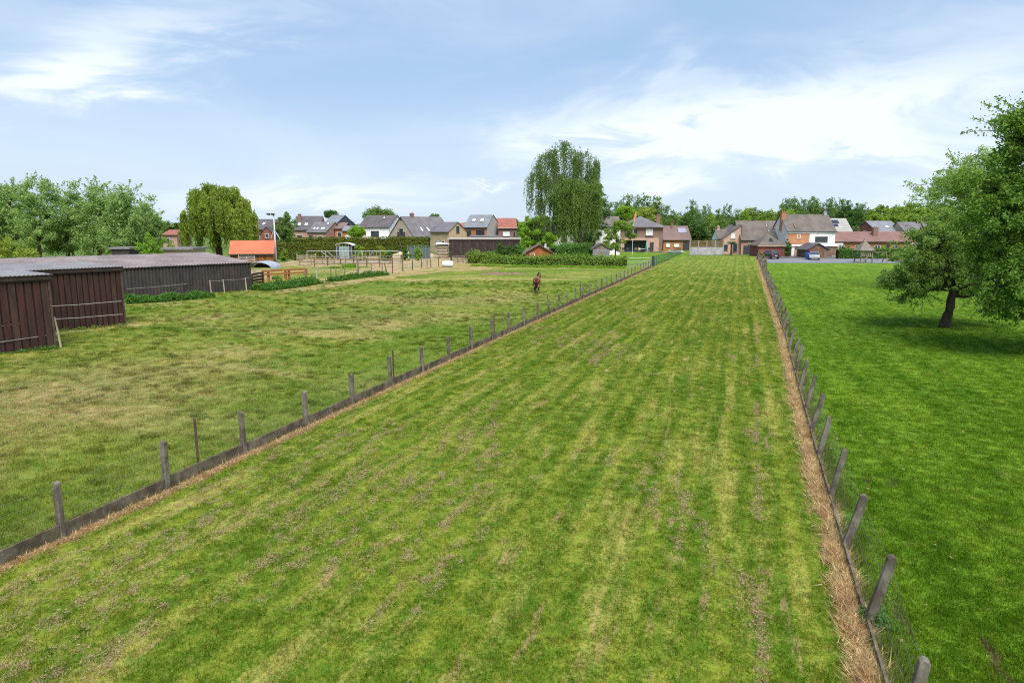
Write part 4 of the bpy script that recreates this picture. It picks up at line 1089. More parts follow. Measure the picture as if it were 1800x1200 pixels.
# ---- red bits far left
D = 170
h = House('pink_gabled_house', 'small pinkish house with red roof between the grey trees and weeping willow', at(287, D), wid(287, 312, D), 8, Z(413, D), Z(405, D), 'x', m_salmon, t_red)
h.win(1.3, 2.2, 1.0, 1.1); h.chimney(3.4, 3.5, Z(397, D), .7, 1.2, m_salmon)
D = 88
h = House('field_shelter', 'low stone-coloured shelter with pale flat roof behind the long shed', at(286, D), wid(286, 336, D), 4, Z(439, D), 4, 'flat', m_cream, m_blue_roof, over=.35, cat='shed')
h.win(1.1, 1.7, .8, .5, fm=m_dframe)
House('field_shelter', 'pale flat-roofed hut under the grey-green trees', at(195, D), wid(195, 225, D), 4, Z(438, D), 4, 'flat', m_corr, m_blue_roof, over=.25, cat='shed').win(1.1, 1.7, .8, .5, fm=m_dframe)
# ------------------------------------------------------------------ trees
m_bark = mat('bark', (.085, .065, .05), (.04, .032, .026), 6, .95, .1, stretch=(1, 1, .3), bump=.8)
m_bark_b = mat('birch_bark', (.33, .31, .28), (.10, .09, .08), 2.2, .9, .1, stretch=(1, 1, 1.6))
L_apple = leaf_mat('apple_leaves', (.060, .112, .018), (.200, .270, .080))
L_big = leaf_mat('tree_leaves', (.046, .100, .012), (.145, .222, .040))
L_grey = leaf_mat('willow_leaves', (.090, .150, .042), (.240, .315, .125))
L_weep = leaf_mat('weeping_willow_leaves', (.065, .110, .012), (.210, .260, .045))
L_birch = leaf_mat('birch_leaves', (.045, .086, .018), (.120, .168, .045))
L_birch2 = leaf_mat('hanging_leaves', (.052, .098, .018), (.135, .188, .046))
L_bright = leaf_mat('bright_leaves', (.070, .150, .010), (.200, .300, .030))
L_dark = leaf_mat('dark_leaves', (.028, .062, .012), (.075, .125, .030))
L_conifer = leaf_mat('needles', (.018, .045, .018), (.050, .090, .038), .2)
L_wood = leaf_mat('hazy_wood_leaves', (.055, .105, .022), (.135, .190, .052))  # lightened and blued: slight distance haze is put into the leaf colour
L_wood2 = leaf_mat('poplar_leaves', (.080, .140, .018), (.190, .250, .045))
L_wood3 = leaf_mat('hazy_bluish_leaves', (.060, .105, .038), (.130, .185, .075))  # bluish cast paints the haze of the far wood into its leaves
L_hedge = leaf_mat('hedge_leaves', (.045, .062, .005), (.090, .105, .010), .2)
L_bram = leaf_mat('bramble_leaves', (.055, .110, .014), (.175, .240, .050))
L_nettle = leaf_mat('nettle_leaves', (.030, .085, .014), (.085, .170, .032))
L_olive = leaf_mat('olive_leaves', (.110, .150, .020), (.230, .270, .055))

def unit(rng, n):
    v = rng.normal(size=(n, 3)); return v / np.linalg.norm(v, axis=1)[:, None]

def spray_crown(rng, lobes, n_sub, sub_r, n_leaf, shell=.55, gap=0.0, flat=.8):
    """leaf clumps gathered in sprays inside the lobes: returns leaf centres, normals, clump centres"""
    lobes = np.array(lobes, float); vol = lobes[:, 3] * lobes[:, 4] * lobes[:, 5]; pr = vol ** .75 / (vol ** .75).sum()
    k = rng.choice(len(lobes), n_sub, p=pr); d = unit(rng, n_sub)
    rad = np.clip(1 - np.abs(rng.normal(0, 1 - shell, n_sub)), .15, 1.04)
    sub = lobes[k, :3] + d * rad[:, None] * lobes[k, 3:6]
    if gap > 0:
        keep = np.array([mnoise.noise(Vector(s_) * (1.1 / max(sub_r, .3))) > -gap for s_ in sub]); sub = sub[keep]
    sr = sub_r * rng.uniform(.55, 1.3, len(sub))
    idx = rng.choice(len(sub), n_leaf, p=(sr ** 2) / (sr ** 2).sum())
    dd = unit(rng, n_leaf); rr = rng.uniform(0, 1, n_leaf) ** (1 / 2.0)
    off = dd * (rr * sr[idx])[:, None]; off[:, 2] *= flat
    cen = sub[idx] + off
    nor = dd * .55 + rng.normal(0, .55, (n_leaf, 3)) + np.array([0, 0, .45])
    return cen, nor, sub

def skeleton(mb, rng, base, fork, r0, subs, n_limb, seg=5, twig=True, r_tip=.02):
    """tapered trunk from base to fork, then limbs bending out to clump centres"""
    base = Vector(base); fork = Vector(fork)
    pts = [base + Vector((0, 0, -.2))]; rad = [r0 * 1.35]
    for i in range(1, 7):
        f = i / 6; j = Vector((rng.normal(0, .035), rng.normal(0, .035), 0)) * r0 * 3
        pts.append(base.lerp(fork, f) + (j if i < 6 else Vector())); rad.append(r0 * (1.12 - .42 * f))
    pts.insert(1, base + Vector((0, 0, .15))); rad.insert(1, r0 * 1.2)
    mb.tube(pts, rad, 9)
    H_ = (fork - base).length; chosen = rng.choice(len(subs), min(n_limb, len(subs)), replace=False); nodes = []
    for c in chosen[:max(4, n_limb // 5)]:
        t = Vector(subs[c]); st = base.lerp(fork, rng.uniform(.75, 1.0)); m1 = st.lerp(t, .45) + Vector((0, 0, .12 * (t - st).length)) + Vector(rng.normal(0, .05, 3)) * (t - st).length
        P_ = [st, st.lerp(m1, .5) + Vector(rng.normal(0, .02, 3)) * (t - st).length, m1, m1.lerp(t, .5) + Vector(rng.normal(0, .03, 3)) * (t - st).length, t]
        ra = r0 * rng.uniform(.35, .55); mb.tube(P_, [ra, ra * .8, ra * .6, ra * .38, max(r_tip * .6, ra * .12)], 6, cap=False)
        nodes += [(P_[2], ra * .55), (P_[3], ra * .36), (P_[1], ra * .7)]
    if twig:
        for c in chosen[max(4, n_limb // 5):]:
            t = Vector(subs[c]); n_, ra = min(nodes, key=lambda q: (q[0] - t).length + abs(rng.normal(0, .3)))
            L = (t - n_).length; m1 = n_.lerp(t, .5) + Vector(rng.normal(0, .08, 3)) * L
            mb.tube([n_, m1, t], [min(ra, .03 + .02 * L), ra * .5 if ra * .5 < .05 else .05, r_tip * .5], 4, cap=False)

def tree(name, label, base, lobes, fork, r0, n_sub, sub_r, n_leaf, leaf, lm, seed, n_limb=30, bark=None, cat='tree', group=None, gap=0.15, shell=.6, flat=.8, extra=None, leafvar=.35, sprays=0, spl=(.5, 1.2), droop=.3):
    base = Vector(base); rng = np.random.default_rng(seed)
    root = empty(name, base, label, cat, group=group)
    lb = [(l[0] - base.x, l[1] - base.y, l[2], l[3], l[4], l[5]) for l in lobes]
    cen, nor, sub = spray_crown(rng, lb, n_sub, sub_r, n_leaf, shell, gap, flat)
    twigs = MB()
    if sprays:
        LB = np.array(lb); k = rng.choice(len(LB), sprays, p=LB[:, 3] ** 2 / (LB[:, 3] ** 2).sum()); d = unit(rng, sprays); d[:, 2] = d[:, 2] * .8 + .15
        st = LB[k, :3] + d * LB[k, 3:6] * .82; mid = LB[:, :3].mean(0)
        di = d + .5 * (st - mid) / np.linalg.norm(st - mid, axis=1)[:, None] + rng.normal(0, .35, (sprays, 3)) + np.array([0, 0, .25]); di /= np.linalg.norm(di, axis=1)[:, None]
        for s0, dd_, L_ in zip(st, di, rng.uniform(spl[0], spl[1], sprays)):
            m_ = int(26 * L_ / (leaf * 8)) + 8; f_ = rng.uniform(0, 1, m_) ** .9
            pp = s0 + np.outer(f_, dd_) * L_; pp[:, 2] -= droop * f_ ** 2 * L_; pp += rng.normal(0, 1, (m_, 3)) * (.16 * L_ * (1.15 - f_))[:, None]
            cen = np.concatenate([cen, pp]); nor = np.concatenate([nor, rng.normal(0, .7, (m_, 3)) + np.array([0, 0, .5])])
            q = [Vector(s0 + dd_ * L_ * t - np.array([0, 0, droop * t * t * L_])) for t in (0, .5, 1)]
            twigs.tube(q, [.022, .014, .005], 3, cap=False)
    cen[:, 2] = np.maximum(cen[:, 2], .08)
    quads('crown', cen, nor, leaf * rng.uniform(1 - leafvar, 1 + leafvar, len(cen)), lm, root, 1.7, rng=rng)
    if r0 > 0:
        mb = MB(); skeleton(mb, rng, (0, 0, 0), Vector(fork) - Vector((base.x, base.y, 0)), r0, sub, n_limb); mb.add(twigs.v, twigs.f)
        mb.build('trunk', bark or m_bark, root, smooth=True)
    return root

def plobe(px, py, D, rx, ry, rd=None, dd=0.0):
    """a crown lobe where the picture shows one, at its real distance"""
    c = P(px, py, D + dd); m = D / FPX * .985
    return (c.x, c.y, c.z, rx * m, (rd if rd else rx) * m, ry * m)

# ---- apple tree on the lawn
tb = G(1660, 575); D = tb.y
lob = [plobe(1690, 430, D, 75, 52, 75), plobe(1630, 455, D, 60, 42, 60, -.3), plobe(1590, 490, D, 42, 22, 50), plobe(1735, 475, D, 60, 50, 70), plobe(1660, 400, D, 48, 30, 45),
       plobe(1720, 400, D, 50, 35, 50, .6), plobe(1610, 520, D, 26, 16, 30, -.5), plobe(1765, 520, D, 42, 30, 45, .3), plobe(1690, 480, D, 70, 35, 80), plobe(1640, 420, D, 45, 30, 40, 1.0), plobe(1568, 492, D, 22, 10, 22)]
tree('apple_tree', 'broad spreading apple tree with bare leaning trunk standing alone on the lawn', tb, lob, P(1678, 505, D), .27, 560, .38, 70000, .095, L_apple, 101, 70, gap=.24, sprays=300, spl=(.35, 1.1), droop=.35)
# ---- tall tree at the right edge
tb = Vector((27.5, 31.0, 0)); D = 31
lob = [plobe(1790, 400, D, 85, 90, 110), plobe(1860, 300, D, 95, 80, 120), plobe(1850, 480, D, 110, 80, 120, .5), plobe(1740, 330, D, 55, 50, 60), plobe(1780, 500, D, 60, 48, 70, -.6),
       plobe(1950, 380, D, 110, 150, 130), plobe(1830, 250, D, 60, 45, 60), plobe(1745, 410, D, 45, 50, 50, .6), plobe(1830, 545, D, 60, 36, 60), plobe(1780, 220, D, 34, 20, 40, .4), plobe(1812, 200, D, 30, 24, 32), plobe(1900, 215, D, 80, 50, 80)]
tree('broadleaf_tree', 'tall dense green tree filling the right edge with ragged upper twigs', tb, lob, P(1925, 430, D), .34, 1100, .42, 115000, .10, L_big, 102, 120, gap=.24, sprays=520, spl=(.5, 1.6), droop=.15)
# ---- pale open tree behind both
tb = Vector((X(1735, 62), 62, 0)); D = 62
lob = [plobe(1700, 320, D, 60, 40, 60), plobe(1655, 340, D, 42, 30, 40), plobe(1740, 310, D, 60, 50, 60), plobe(1740, 380, D, 80, 60, 70), plobe(1632, 352, D, 22, 16, 22), plobe(1800, 340, D, 60, 70, 60)]
tree('pale_tree', 'pale open-crowned tree with visible twigs behind the two lawn trees', tb, lob, P(1730, 370, D), .30, 300, .62, 24000, .15, L_grey, 103, 90, gap=.30, sprays=160, spl=(.8, 2), droop=.1)

# ---- grey-green trees behind the sheds
Dw = 96
for i, (cx_, top, w_, dd) in enumerate(((-22, 318, 34, 0), (22, 322, 34, 4), (68, 312, 42, -2), (118, 320, 36, 2), (176, 322, 34, 0), (218, 328, 34, -3), (256, 345, 26, 2))):
    D = Dw + dd; b = Vector((X(cx_, D), D, 0)); rng_ = random.Random(i)
    lob = [plobe(cx_, top + 34, D, w_ * .75, 34, w_ * .7), plobe(cx_ - w_ * .45, top + 62, D, w_ * .6, 34, w_ * .6), plobe(cx_ + w_ * .45, top + 58, D, w_ * .6, 34, w_ * .6),
           plobe(cx_, top + 92, D, w_, 34, w_), plobe(cx_ + rng_.uniform(-9, 9), top + 14, D, w_ * .35, 14, w_ * .35), plobe(cx_ - w_ * .3, top + 112, D, w_ * .6, 20, w_ * .7)]
    lbl = ['grey-green tree cut by the left edge above the sheds', 'grey-green tree rising behind the pale shed roof, second from left edge', 'tallest and broadest of the grey-green trees behind the sheds',
           'grey-green tree right of the tallest one behind the sheds', 'grey-green tree with thin see-through top behind the long shed', 'rounded grey-green tree above the pale-roofed hut',
           'lowest grey-green tree, sloping down towards the pinkish house'][i]
    tree('grey_willow', lbl, b, lob, (b.x, D, 4.5), .28, 240, .75, 13000, .20, L_grey, 110 + i, 40, sprays=110, spl=(.8, 2.2), droop=.05, gap=.12 if i not in (4,) else .3, group='grey-green trees behind the sheds')
# bright bushes near them
def bush(name, label, px, py0, py1, D, w, lm, seed, n=5000, leaf=.13, cat='bush', group=None, sub=.35):
    """rounded shrub: px centre, py0 top, w half width in picture units"""
    b = Vector((X(px, D), D, 0)); zt = Z(py0, D); r = w * D / FPX; rg = random.Random(seed); lob = []
    for k in range(7):
        a = rg.uniform(0, 6.28); q = rg.uniform(.2, .6) * r; hh = zt * rg.uniform(.45, .78)
        lob.append((b.x + math.cos(a) * q, b.y + math.sin(a) * q, hh * .55, r * .55, r * .55, hh * .6))
    lob.append((b.x, b.y, zt * .55, r * .7, r * .7, zt * .45))
    return tree(name, label, b, lob, (b.x, D, zt * .4), .06, max(30, int(n / 50)), sub, n, leaf, lm, seed, 14, cat=cat, group=group, gap=0.0, shell=.75)
bush('hazel_bush', 'bright yellow-green bush above the shed roof at the left edge', 22, 402, 447, 72, 52, L_olive, 120, 9000, .15)
bush('hazel_bush', 'fresh green bush between the grey trees and the flat-roofed shelter', 258, 412, 447, 86, 26, L_bright, 121, 6000, .15)
bush('hazel_bush', 'light green bush below the pinkish house', 292, 418, 445, 98, 20, L_bright, 122, 5000, .14)
bush('garden_bush', 'low dark bush under the weeping willow left side', 330, 425, 445, 102, 22, L_dark, 123, 4000, .14)

# ---- hanging trees
def weeping(name, label, base, lobes, fork, r0, n_str, lmin, lmax, per, leaf, lm, seed, bark=None, floor=1.0, top_leaf=4000, group=None, sub_r=.6, sway=.25, bunch=.75):
    base = Vector(base); rng = np.random.default_rng(seed); root = empty(name, base, label, 'tree', group=group)
    lb = np.array([(l[0] - base.x, l[1] - base.y, l[2], l[3], l[4], l[5]) for l in lobes])
    vol = (lb[:, 3] * lb[:, 5]); k = rng.choice(len(lb), n_str, p=vol / vol.sum()); d = unit(rng, n_str); d[:, 2] = np.abs(d[:, 2]) * .9 + .05; d /= np.linalg.norm(d, axis=1)[:, None]
    st = lb[k, :3] + d * lb[k, 3:6] * rng.uniform(.6, 1.0, n_str)[:, None]
    # strands hang in bunches
    nb = max(10, n_str // 26); dist = np.linalg.norm(st[:, None, :] - st[None, :nb, :], axis=2); bi = dist.argmin(1); near = rng.uniform(0, 1, n_str) < bunch; st[near] = st[bi[near]] * .62 + st[near] * .38 + rng.normal(0, sub_r * .16, (near.sum(), 3)) + np.array([0, 0, .25])
    L = rng.uniform(lmin, lmax, n_str); L = np.minimum(L, np.maximum(.4, st[:, 2] - floor * rng.uniform(.7, 1.6, n_str)))
    C = []; T = []; tb_ = rng.uniform(0, 1, nb); tn = tb_[bi] * .75 + .25 * rng.uniform(0, 1, n_str); L = L * (.65 + .5 * tb_[bi])
    out = np.c_[st[:, 0], st[:, 1], np.zeros(n_str)]; out /= np.maximum(.1, np.linalg.norm(out, axis=1))[:, None]
    for i in range(n_str):
        m = max(3, int(per * L[i])); f = np.sort(rng.uniform(0, 1, m)); ph = rng.uniform(0, 6.28)
        p = st[i] + out[i] * (sway * np.sqrt(f) * 1.0)[:, None] + np.c_[np.sin(ph + f * 2) * .08, np.cos(ph + f * 3) * .08, -f * L[i]]
        p += rng.normal(0, .05 + leaf * .35, (m, 3)) * np.array([1, 1, .3]); C.append(p); T.append(np.clip(tn[i] * .6 + .4 * rng.uniform(0, 1, m), 0, 1))
    C = np.concatenate(C); T = np.concatenate(T); n = len(C)
    nor = rng.normal(0, 1, (n, 3)) * np.array([1, 1, .35]); dn = np.tile(np.array([0, 0, -1.0]), (n, 1)) + rng.normal(0, .22, (n, 3))
    cen, nor2, sub = spray_crown(rng, lb.tolist(), 90, sub_r, top_leaf, .75, .05)
    C = np.concatenate([C, cen]); nor = np.concatenate([nor, nor2]); dn = np.concatenate([dn, rng.normal(0, 1, (len(cen), 3))]); T = np.concatenate([T, rng.uniform(0, 1, len(cen))])
    quads('crown', C, nor, leaf * rng.uniform(.7, 1.3, len(C)), lm, root, 3.0, tint=T, rng=rng, down=dn)
    mb = MB(); skeleton(mb, rng, (0, 0, 0), Vector(fork) - Vector((base.x, base.y, 0)), r0, sub, 46)
    mb.build('trunk', bark or m_bark, root, smooth=True); return root

D = 112; b = Vector((X(385, D), D, 0))
lob = [plobe(360, 352, D, 36, 28, 36), plobe(385, 345, D, 36, 22, 36), plobe(410, 365, D, 34, 26, 34), plobe(432, 385, D, 20, 26, 30), plobe(350, 385, D, 32, 20, 36, -2), plobe(380, 375, D, 40, 25, 40, -3), plobe(340, 400, D, 22, 18, 28), plobe(415, 395, D, 28, 22, 34, -2)]
weeping('weeping_willow', 'large yellow-green weeping willow behind the orange-roofed stable', b, lob, (b.x, D, 6.5), .5, 1700, 1.5, 5.5, 9.0, .26, L_weep, 130, floor=1.0, top_leaf=3500, sub_r=.7, bunch=.9)
D = 134; b = Vector((X(968, D), D, 0))
lob = [plobe(960, 290, D, 28, 22, 30), plobe(990, 272, D, 34, 24, 34), plobe(1028, 292, D, 30, 26, 30), plobe(938, 318, D, 15, 18, 22), plobe(975, 320, D, 36, 26, 34), plobe(1038, 315, D, 14, 20, 18), plobe(945, 360, D, 20, 22, 24)]
weeping('silver_birch', 'tallest tree, thin hanging birch strands with sky showing through', b, lob, P(978, 330, D), .38, 980, 1.5, 7.0, 7.0, .20, L_birch, 131, m_bark_b, floor=5.0, top_leaf=1500, sub_r=.8, bunch=.55)
D = 130; b = Vector((X(1020, D), D, 0))
lob = [plobe(1005, 335, D, 34, 22, 34), plobe(1035, 335, D, 26, 22, 30), plobe(985, 350, D, 24, 20, 26), plobe(1015, 360, D, 38, 22, 36), plobe(1048, 355, D, 12, 18, 18), plobe(995, 385, D, 28, 18, 30)]
weeping('weeping_birch', 'dense green weeping tree in front of the tall thin birch', b, lob, P(1018, 360, D), .42, 1350, 1.0, 7.5, 7.5, .22, L_birch2, 132, m_bark, floor=2.2, top_leaf=5000, sub_r=.9, bunch=.68)
D = 128; b = Vector((X(955, D), D, 0))
weeping('weeping_willow', 'small hanging tree between the round green bush and the birch trunk', b, [plobe(952, 388, D, 18, 9, 20), plobe(940, 392, D, 12, 8, 14)], (b.x, D, 4.2), .16, 330, 2.0, 5.0, 9.0, .22, L_birch2, 133, floor=1.0, top_leaf=600, sub_r=.5)
# dark conifer behind
def conifer(name, label, px, D, top, w, seed, n=9000, lm=None, group=None, low=.9):
    b = Vector((X(px, D), D, 0)); rng = np.random.default_rng(seed); root = empty(name, b, label, 'tree', group=group); Ht = Z(top, D); r = w * D / FPX
    nb = 90; C = []; N_ = []
    for i in range(nb):
        f = rng.uniform(0, 1) ** .8; z = low + (Ht - low) * f; L = r * (1 - f) ** .75 * rng.uniform(.6, 1.15) + .15; a = rng.uniform(0, 6.28); m = max(8, int(n / nb * (L / r + .2)))
        s_ = rng.uniform(0, 1, m); p = np.c_[np.cos(a) * L * s_, np.sin(a) * L * s_, z + .10 * L * s_ - .5 * L * s_ ** 2 * .6 + rng.normal(0, .1, m)]
        sp = .12 * L * (1.2 - s_) + .1; p[:, 0] += rng.normal(0, 1, m) * sp; p[:, 1] += rng.normal(0, 1, m) * sp; C.append(p)
    C = np.concatenate(C); quads('crown', C, rng.normal(0, .6, (len(C), 3)) + np.array([0, 0, .8]), .28 * rng.uniform(.6, 1.2, len(C)), lm or L_conifer, root, 2.4, rng=rng)
    mb = MB(); mb.tube([(0, 0, -.2), (0, 0, Ht * .5), (0, 0, Ht * .97)], [.3, .18, .03], 7); mb.build('trunk', m_bark, root, smooth=True); return root
conifer('dark_conifer', 'dark conifer showing right of the weeping trees', 1045, 142, 286, 34, 134, 16000, low=2.5)
D = 127
lob = [plobe(925, 405, D, 20, 26, 22), plobe(938, 398, D, 18, 20, 20), plobe(935, 425, D, 28, 22, 26), plobe(958, 425, D, 18, 22, 22)]
b = Vector((X(938, D), D, 0)); tree('lime_tree', 'round bright green leafy tree left of the birch behind the orange cabin', b, lob, (b.x, D, 3), .16, 130, .6, 12000, .20, L_bright, 135, 20, gap=.02)
D = 121; b = Vector((X(1082, D), D, 0))
lob = [plobe(1078, 405, D, 13, 16, 14), plobe(1092, 400, D, 12, 14, 14), plobe(1075, 425, D, 14, 14, 15), plobe(1108, 398, D, 12, 10, 12), plobe(1086, 430, D, 14, 12, 15), plobe(1110, 415, D, 8, 10, 9)]
tree('young_tree', 'young light green tree standing before the hip-roofed house', b, lob, (b.x, D, 3), .13, 120, .5, 7500, .18, L_wood2, 136, 40, gap=.2)
# village trees
conifer('spruce', 'slim dark green tree right of the lamp mast', 506, 160, 373, 19, 137, 7000, L_wood, low=1.0)
D = 150; b = Vector((X(500, D), D, 0)); tree('birch_tree', 'loose green tree behind the lamp mast', b, [plobe(494, 398, D, 14, 18, 14), plobe(510, 400, D, 13, 18, 14), plobe(500, 420, D, 16, 16, 15), plobe(505, 382, D, 7, 9, 7)], (b.x, D, 4), .16, 90, .6, 7000, .22, L_wood, 138, 24)
def round_tree(name, label, px, py, D, rx, ry, lm, seed, n=5000, leaf=.3, group=None, trunk=.2):
    b = Vector((X(px, D), D, 0)); rg = random.Random(seed); lob = [plobe(px, py, D, rx * .8, ry * .8)]
    for k in range(6): a = k * 1.05 + rg.uniform(-.3, .3); lob.append(plobe(px + math.cos(a) * rx * .55, py + math.sin(a) * ry * .5, D, rx * .5, ry * .45, None, rg.uniform(-1, 1)))
    z0 = min(l[2] - l[5] for l in lob)
    return tree(name, label, b, lob, (b.x, D, max(1.5, z0 + .8)), trunk, 90, rx * D / FPX * .22 + .3, n, leaf, lm, seed, 20, group=group, gap=.05)
round_tree('pine_tree', 'flat-topped dark pine behind the slate gabled house', 582, 377, 215, 15, 7, L_dark, 140, 3500)
round_tree('round_tree', 'wide domed tree behind the white rendered house', 666, 377, 230, 33, 13, L_wood, 141, 7000, .35)
round_tree('round_tree', 'small round tree between the cream house and the yellow brick house', 764, 383, 220, 9, 9, L_wood3, 142, 2500)
round_tree('garden_tree', 'bright bushy garden tree in front of the white rendered house', 626, 408, 155, 15, 11, L_bright, 143, 5000, .22)
round_tree('garden_tree', 'small tree behind the narrow terrace house', 612, 393, 205, 10, 6, L_wood2, 144, 2000)
round_tree('garden_tree', 'distant tree behind the plum brick house', 905, 392, 210, 8, 6, L_wood, 145, 2000)
for i, (a_, y_, w_) in enumerate(((283, 395, 16), (300, 400, 10), (312, 398, 8))):
    round_tree('distant_tree', ['distant dark tree behind the pinkish house roof', 'distant tree left of the weeping willow foot', 'small distant tree touching the weeping willow'][i], a_, y_, 230, w_, 6, L_dark, 146 + i, 1500, .4)
round_tree('garden_tree', 'bright yellow-green tree behind the grey-roofed white house', 1098, 372, 190, 16, 13, L_bright, 150, 4000, .3)
round_tree('garden_tree', 'yellowish tree behind the flag and hipped roof', 1130, 377, 215, 22, 13, L_olive, 151, 5000, .3)
round_tree('garden_tree', 'yellow-green tree behind the right slope of the hipped roof', 1155, 388, 200, 10, 10, L_olive, 152, 2500, .25)
# ---- wood behind the farms: a few trees built once, then copied
proto = []
def wood_tree(seed, lm, h, r, n=9000):
    rg = random.Random(seed); lob = []
    for k in range(9):
        f = rg.uniform(.25, .72); a = rg.uniform(0, 6.28); q = r * .55 * (1 - abs(f - .5)) * rg.random()
        lob.append((math.cos(a) * q, math.sin(a) * q, h * f, r * rg.uniform(.6, .85), r * rg.uniform(.6, .85), h * rg.uniform(.14, .22)))
    lob.append((0, 0, h * .84, r * .6, r * .6, h * .15)); lob.append((0, 0, h * .5, r, r, h * .3))
    return tree('wood_tree', 'x', (0, 0, 0), lob, (0, 0, h * .45), .28, 320, h * .068, n, h * .030, lm, seed, 16, gap=.0, shell=.62)
P1 = [wood_tree(200, L_wood, 20, 6), wood_tree(201, L_wood2, 19, 4.6), wood_tree(202, L_wood3, 20, 6.5), wood_tree(203, L_dark, 20, 5.2), wood_tree(204, L_wood2, 20, 3.4)]
used_p = set()
def place_wood(px, top, D, kind, w=None, label='', group=None):
    o = P1[kind]
    if kind in used_p: o = copy_tree(o)
    used_p.add(kind)
    hgt = Z(top, D) / 18.7; o.location = (X(px, D), D, 0); sxy = (w * D / FPX) / [6, 4.6, 6.5, 5.2, 3.4][kind] if w else hgt
    o.scale = (sxy, sxy, hgt); o.rotation_euler = (0, 0, (px * 1.7) % 6.28); o['label'] = label
    if group: o['group'] = group
    return o
rg = random.Random(77)
gA = 'trees of the wood left of the chimneyed brown house'
ORD = ['leftmost', 'second', 'third', 'fourth', 'fifth', 'sixth', 'seventh', 'eighth', 'ninth', 'tenth', 'eleventh', 'twelfth', 'rightmost']
def nth(i, n): return 'leftmost' if i == 0 else ('rightmost' if i == n - 1 else ORD[i])
for i, (px, top, D, k, w) in enumerate(((1062, 350, 255, 2, 20), (1084, 357, 255, 2, 20), (1104, 348, 262, 0, 22), (1124, 345, 265, 2, 26), (1146, 350, 262, 0, 24), (1164, 363, 255, 2, 20))):
    place_wood(px, top, D, k, w, nth(i, 6) + ' full dark tree of the domed wood behind the hip-roofed house', gA)
for (px, top, D, k, w, lb) in ((1180, 374, 225, 0, 16, 'mid green tree behind the solar-panelled brown roof'), (1196, 378, 215, 1, 13, 'light green tree above the brown roof with solar panel'),
        (1213, 357, 210, 0, 15, 'tall dark tree with thin top left of the long farmhouse'), (1205, 376, 200, 3, 18, 'short dark tree under the tall thin-topped one'), (1226, 370, 205, 2, 17, 'blue-green tree between the two tall thin-topped trees'),
        (1240, 363, 215, 2, 13, 'narrow dark tree with tufted top behind the timber-topped wall'), (1247, 375, 195, 4, 9, 'pale slender poplar behind the timber-topped wall'), (1262, 372, 200, 0, 16, 'dark tree behind the small cottage wing'),
        (1275, 362, 230, 2, 14, 'see-through tree above the cottage gable'), (1290, 372, 215, 0, 12, 'round tree just left of the long farmhouse ridge'), (1228, 388, 185, 3, 22, 'low dark thicket tree behind the wall'), (1256, 392, 180, 0, 18, 'low green thicket tree behind the cottage')):
    place_wood(px, top, D, k, w, lb)
gB = 'row of poplars behind the long farmhouse'
for i in range(8):
    px = 1303 + i * 11.5 + rg.uniform(-2, 2); place_wood(px, 367 + rg.uniform(-5, 6), 250 + rg.uniform(-8, 8), (1, 4, 0, 1, 4, 1, 0, 4)[i], 12 + rg.uniform(-2, 3), nth(i, 8) + ' poplar of the light green row behind the long farmhouse roof', gB)
gC = 'dense tall trees behind the tall farmhouse'
for i in range(12):
    px = 1372 + i * 12.5 + rg.uniform(-3, 3); place_wood(px, 353 + rg.uniform(-3, 3) + max(0, i - 8) * 1.6, 262 + rg.uniform(-10, 10), (0, 2, 0, 2, 0, 0, 2, 0, 2, 3, 3, 2)[i], 16, nth(i, 12) + ' tree of the dense dark row behind the tall farmhouse ridge', gC)
for i, (px, top) in enumerate(((1506, 368), (1494, 384))): place_wood(px, top, 235 + i * 3, 3, 13, ['tall', 'short'][i] + ' dark tree right of the solar-panelled pale roof', 'dark trees beside the wooded slope')
place_wood(1502, 398, 185, 2, 12, 'low blue-green shrub tree right of the pale roof')
def woodland(name, label, spots, lm, seed, leaf=.55, per=2600):
    """a far wood that reads as one mass: all crowns in one body, with its trunks"""
    rng = np.random.default_rng(seed); C = []; N_ = []; mb = MB()
    o0 = Vector((X(spots[0][0], spots[0][2]), spots[0][2], 0))
    for px, top, D, w in spots:
        x = X(px, D); zt = Z(top, D) * 1.07; r = w * D / FPX
        lob = [(x, D, zt * .52, r, r, zt * .36)]
        for k in range(6): a = rng.uniform(0, 6.28); q = r * rng.uniform(.1, .6); lob.append((x + math.cos(a) * q, D + math.sin(a) * q, zt * rng.uniform(.5, .84), r * .55, r * .55, zt * .14))
        c, n, sb = spray_crown(rng, lob, 90, r * .22, per, .7, 0); C.append(c); N_.append(n)
        mb.tube([(x - o0.x, D - o0.y, 0), (x - o0.x, D - o0.y, zt * .6)], [.3, .12], 5)
    C = np.concatenate(C) - np.array([o0.x, o0.y, 0]); N_ = np.concatenate(N_)
    o = quads(name, C, N_, leaf * rng.uniform(.6, 1.3, len(C)), lm, None, 1.5, rng=rng); o.location = o0; tagp(o, label, 'wood', kind='stuff')
    t = mb.build('trunks', m_bark, o); t['kind'] = 'stuff'; return o
woodland('woodland', 'light green wooded slope rising behind the bungalow and red gabled house', [(1525 + (i % 10) * 17 + rg.uniform(-4, 4) + (i // 10) * 6, 358 - (i % 10) * .7 + (i // 10) * 9 + rg.uniform(-1.5, 2), 270 - (i // 10) * 18 + rg.uniform(-4, 4), 18) for i in range(30)], L_wood2, 300, .5, 3200)
woodland('woodland', 'low distant line of dark trees closing the horizon behind the village', [(-60 + i * 36 + rg.uniform(-8, 8), 394 + rg.uniform(-2, 3), 330 + rg.uniform(-10, 30), 24) for i in range(30)], L_wood, 301, .7, 1300)
woodland('woodland', 'far wood continuing behind the apple trees at the right edge', [(1640 + i * 32, 362 + rg.uniform(-4, 4), 285 + rg.uniform(-10, 30), 24) for i in range(13)], L_wood2, 302, .65, 1800)
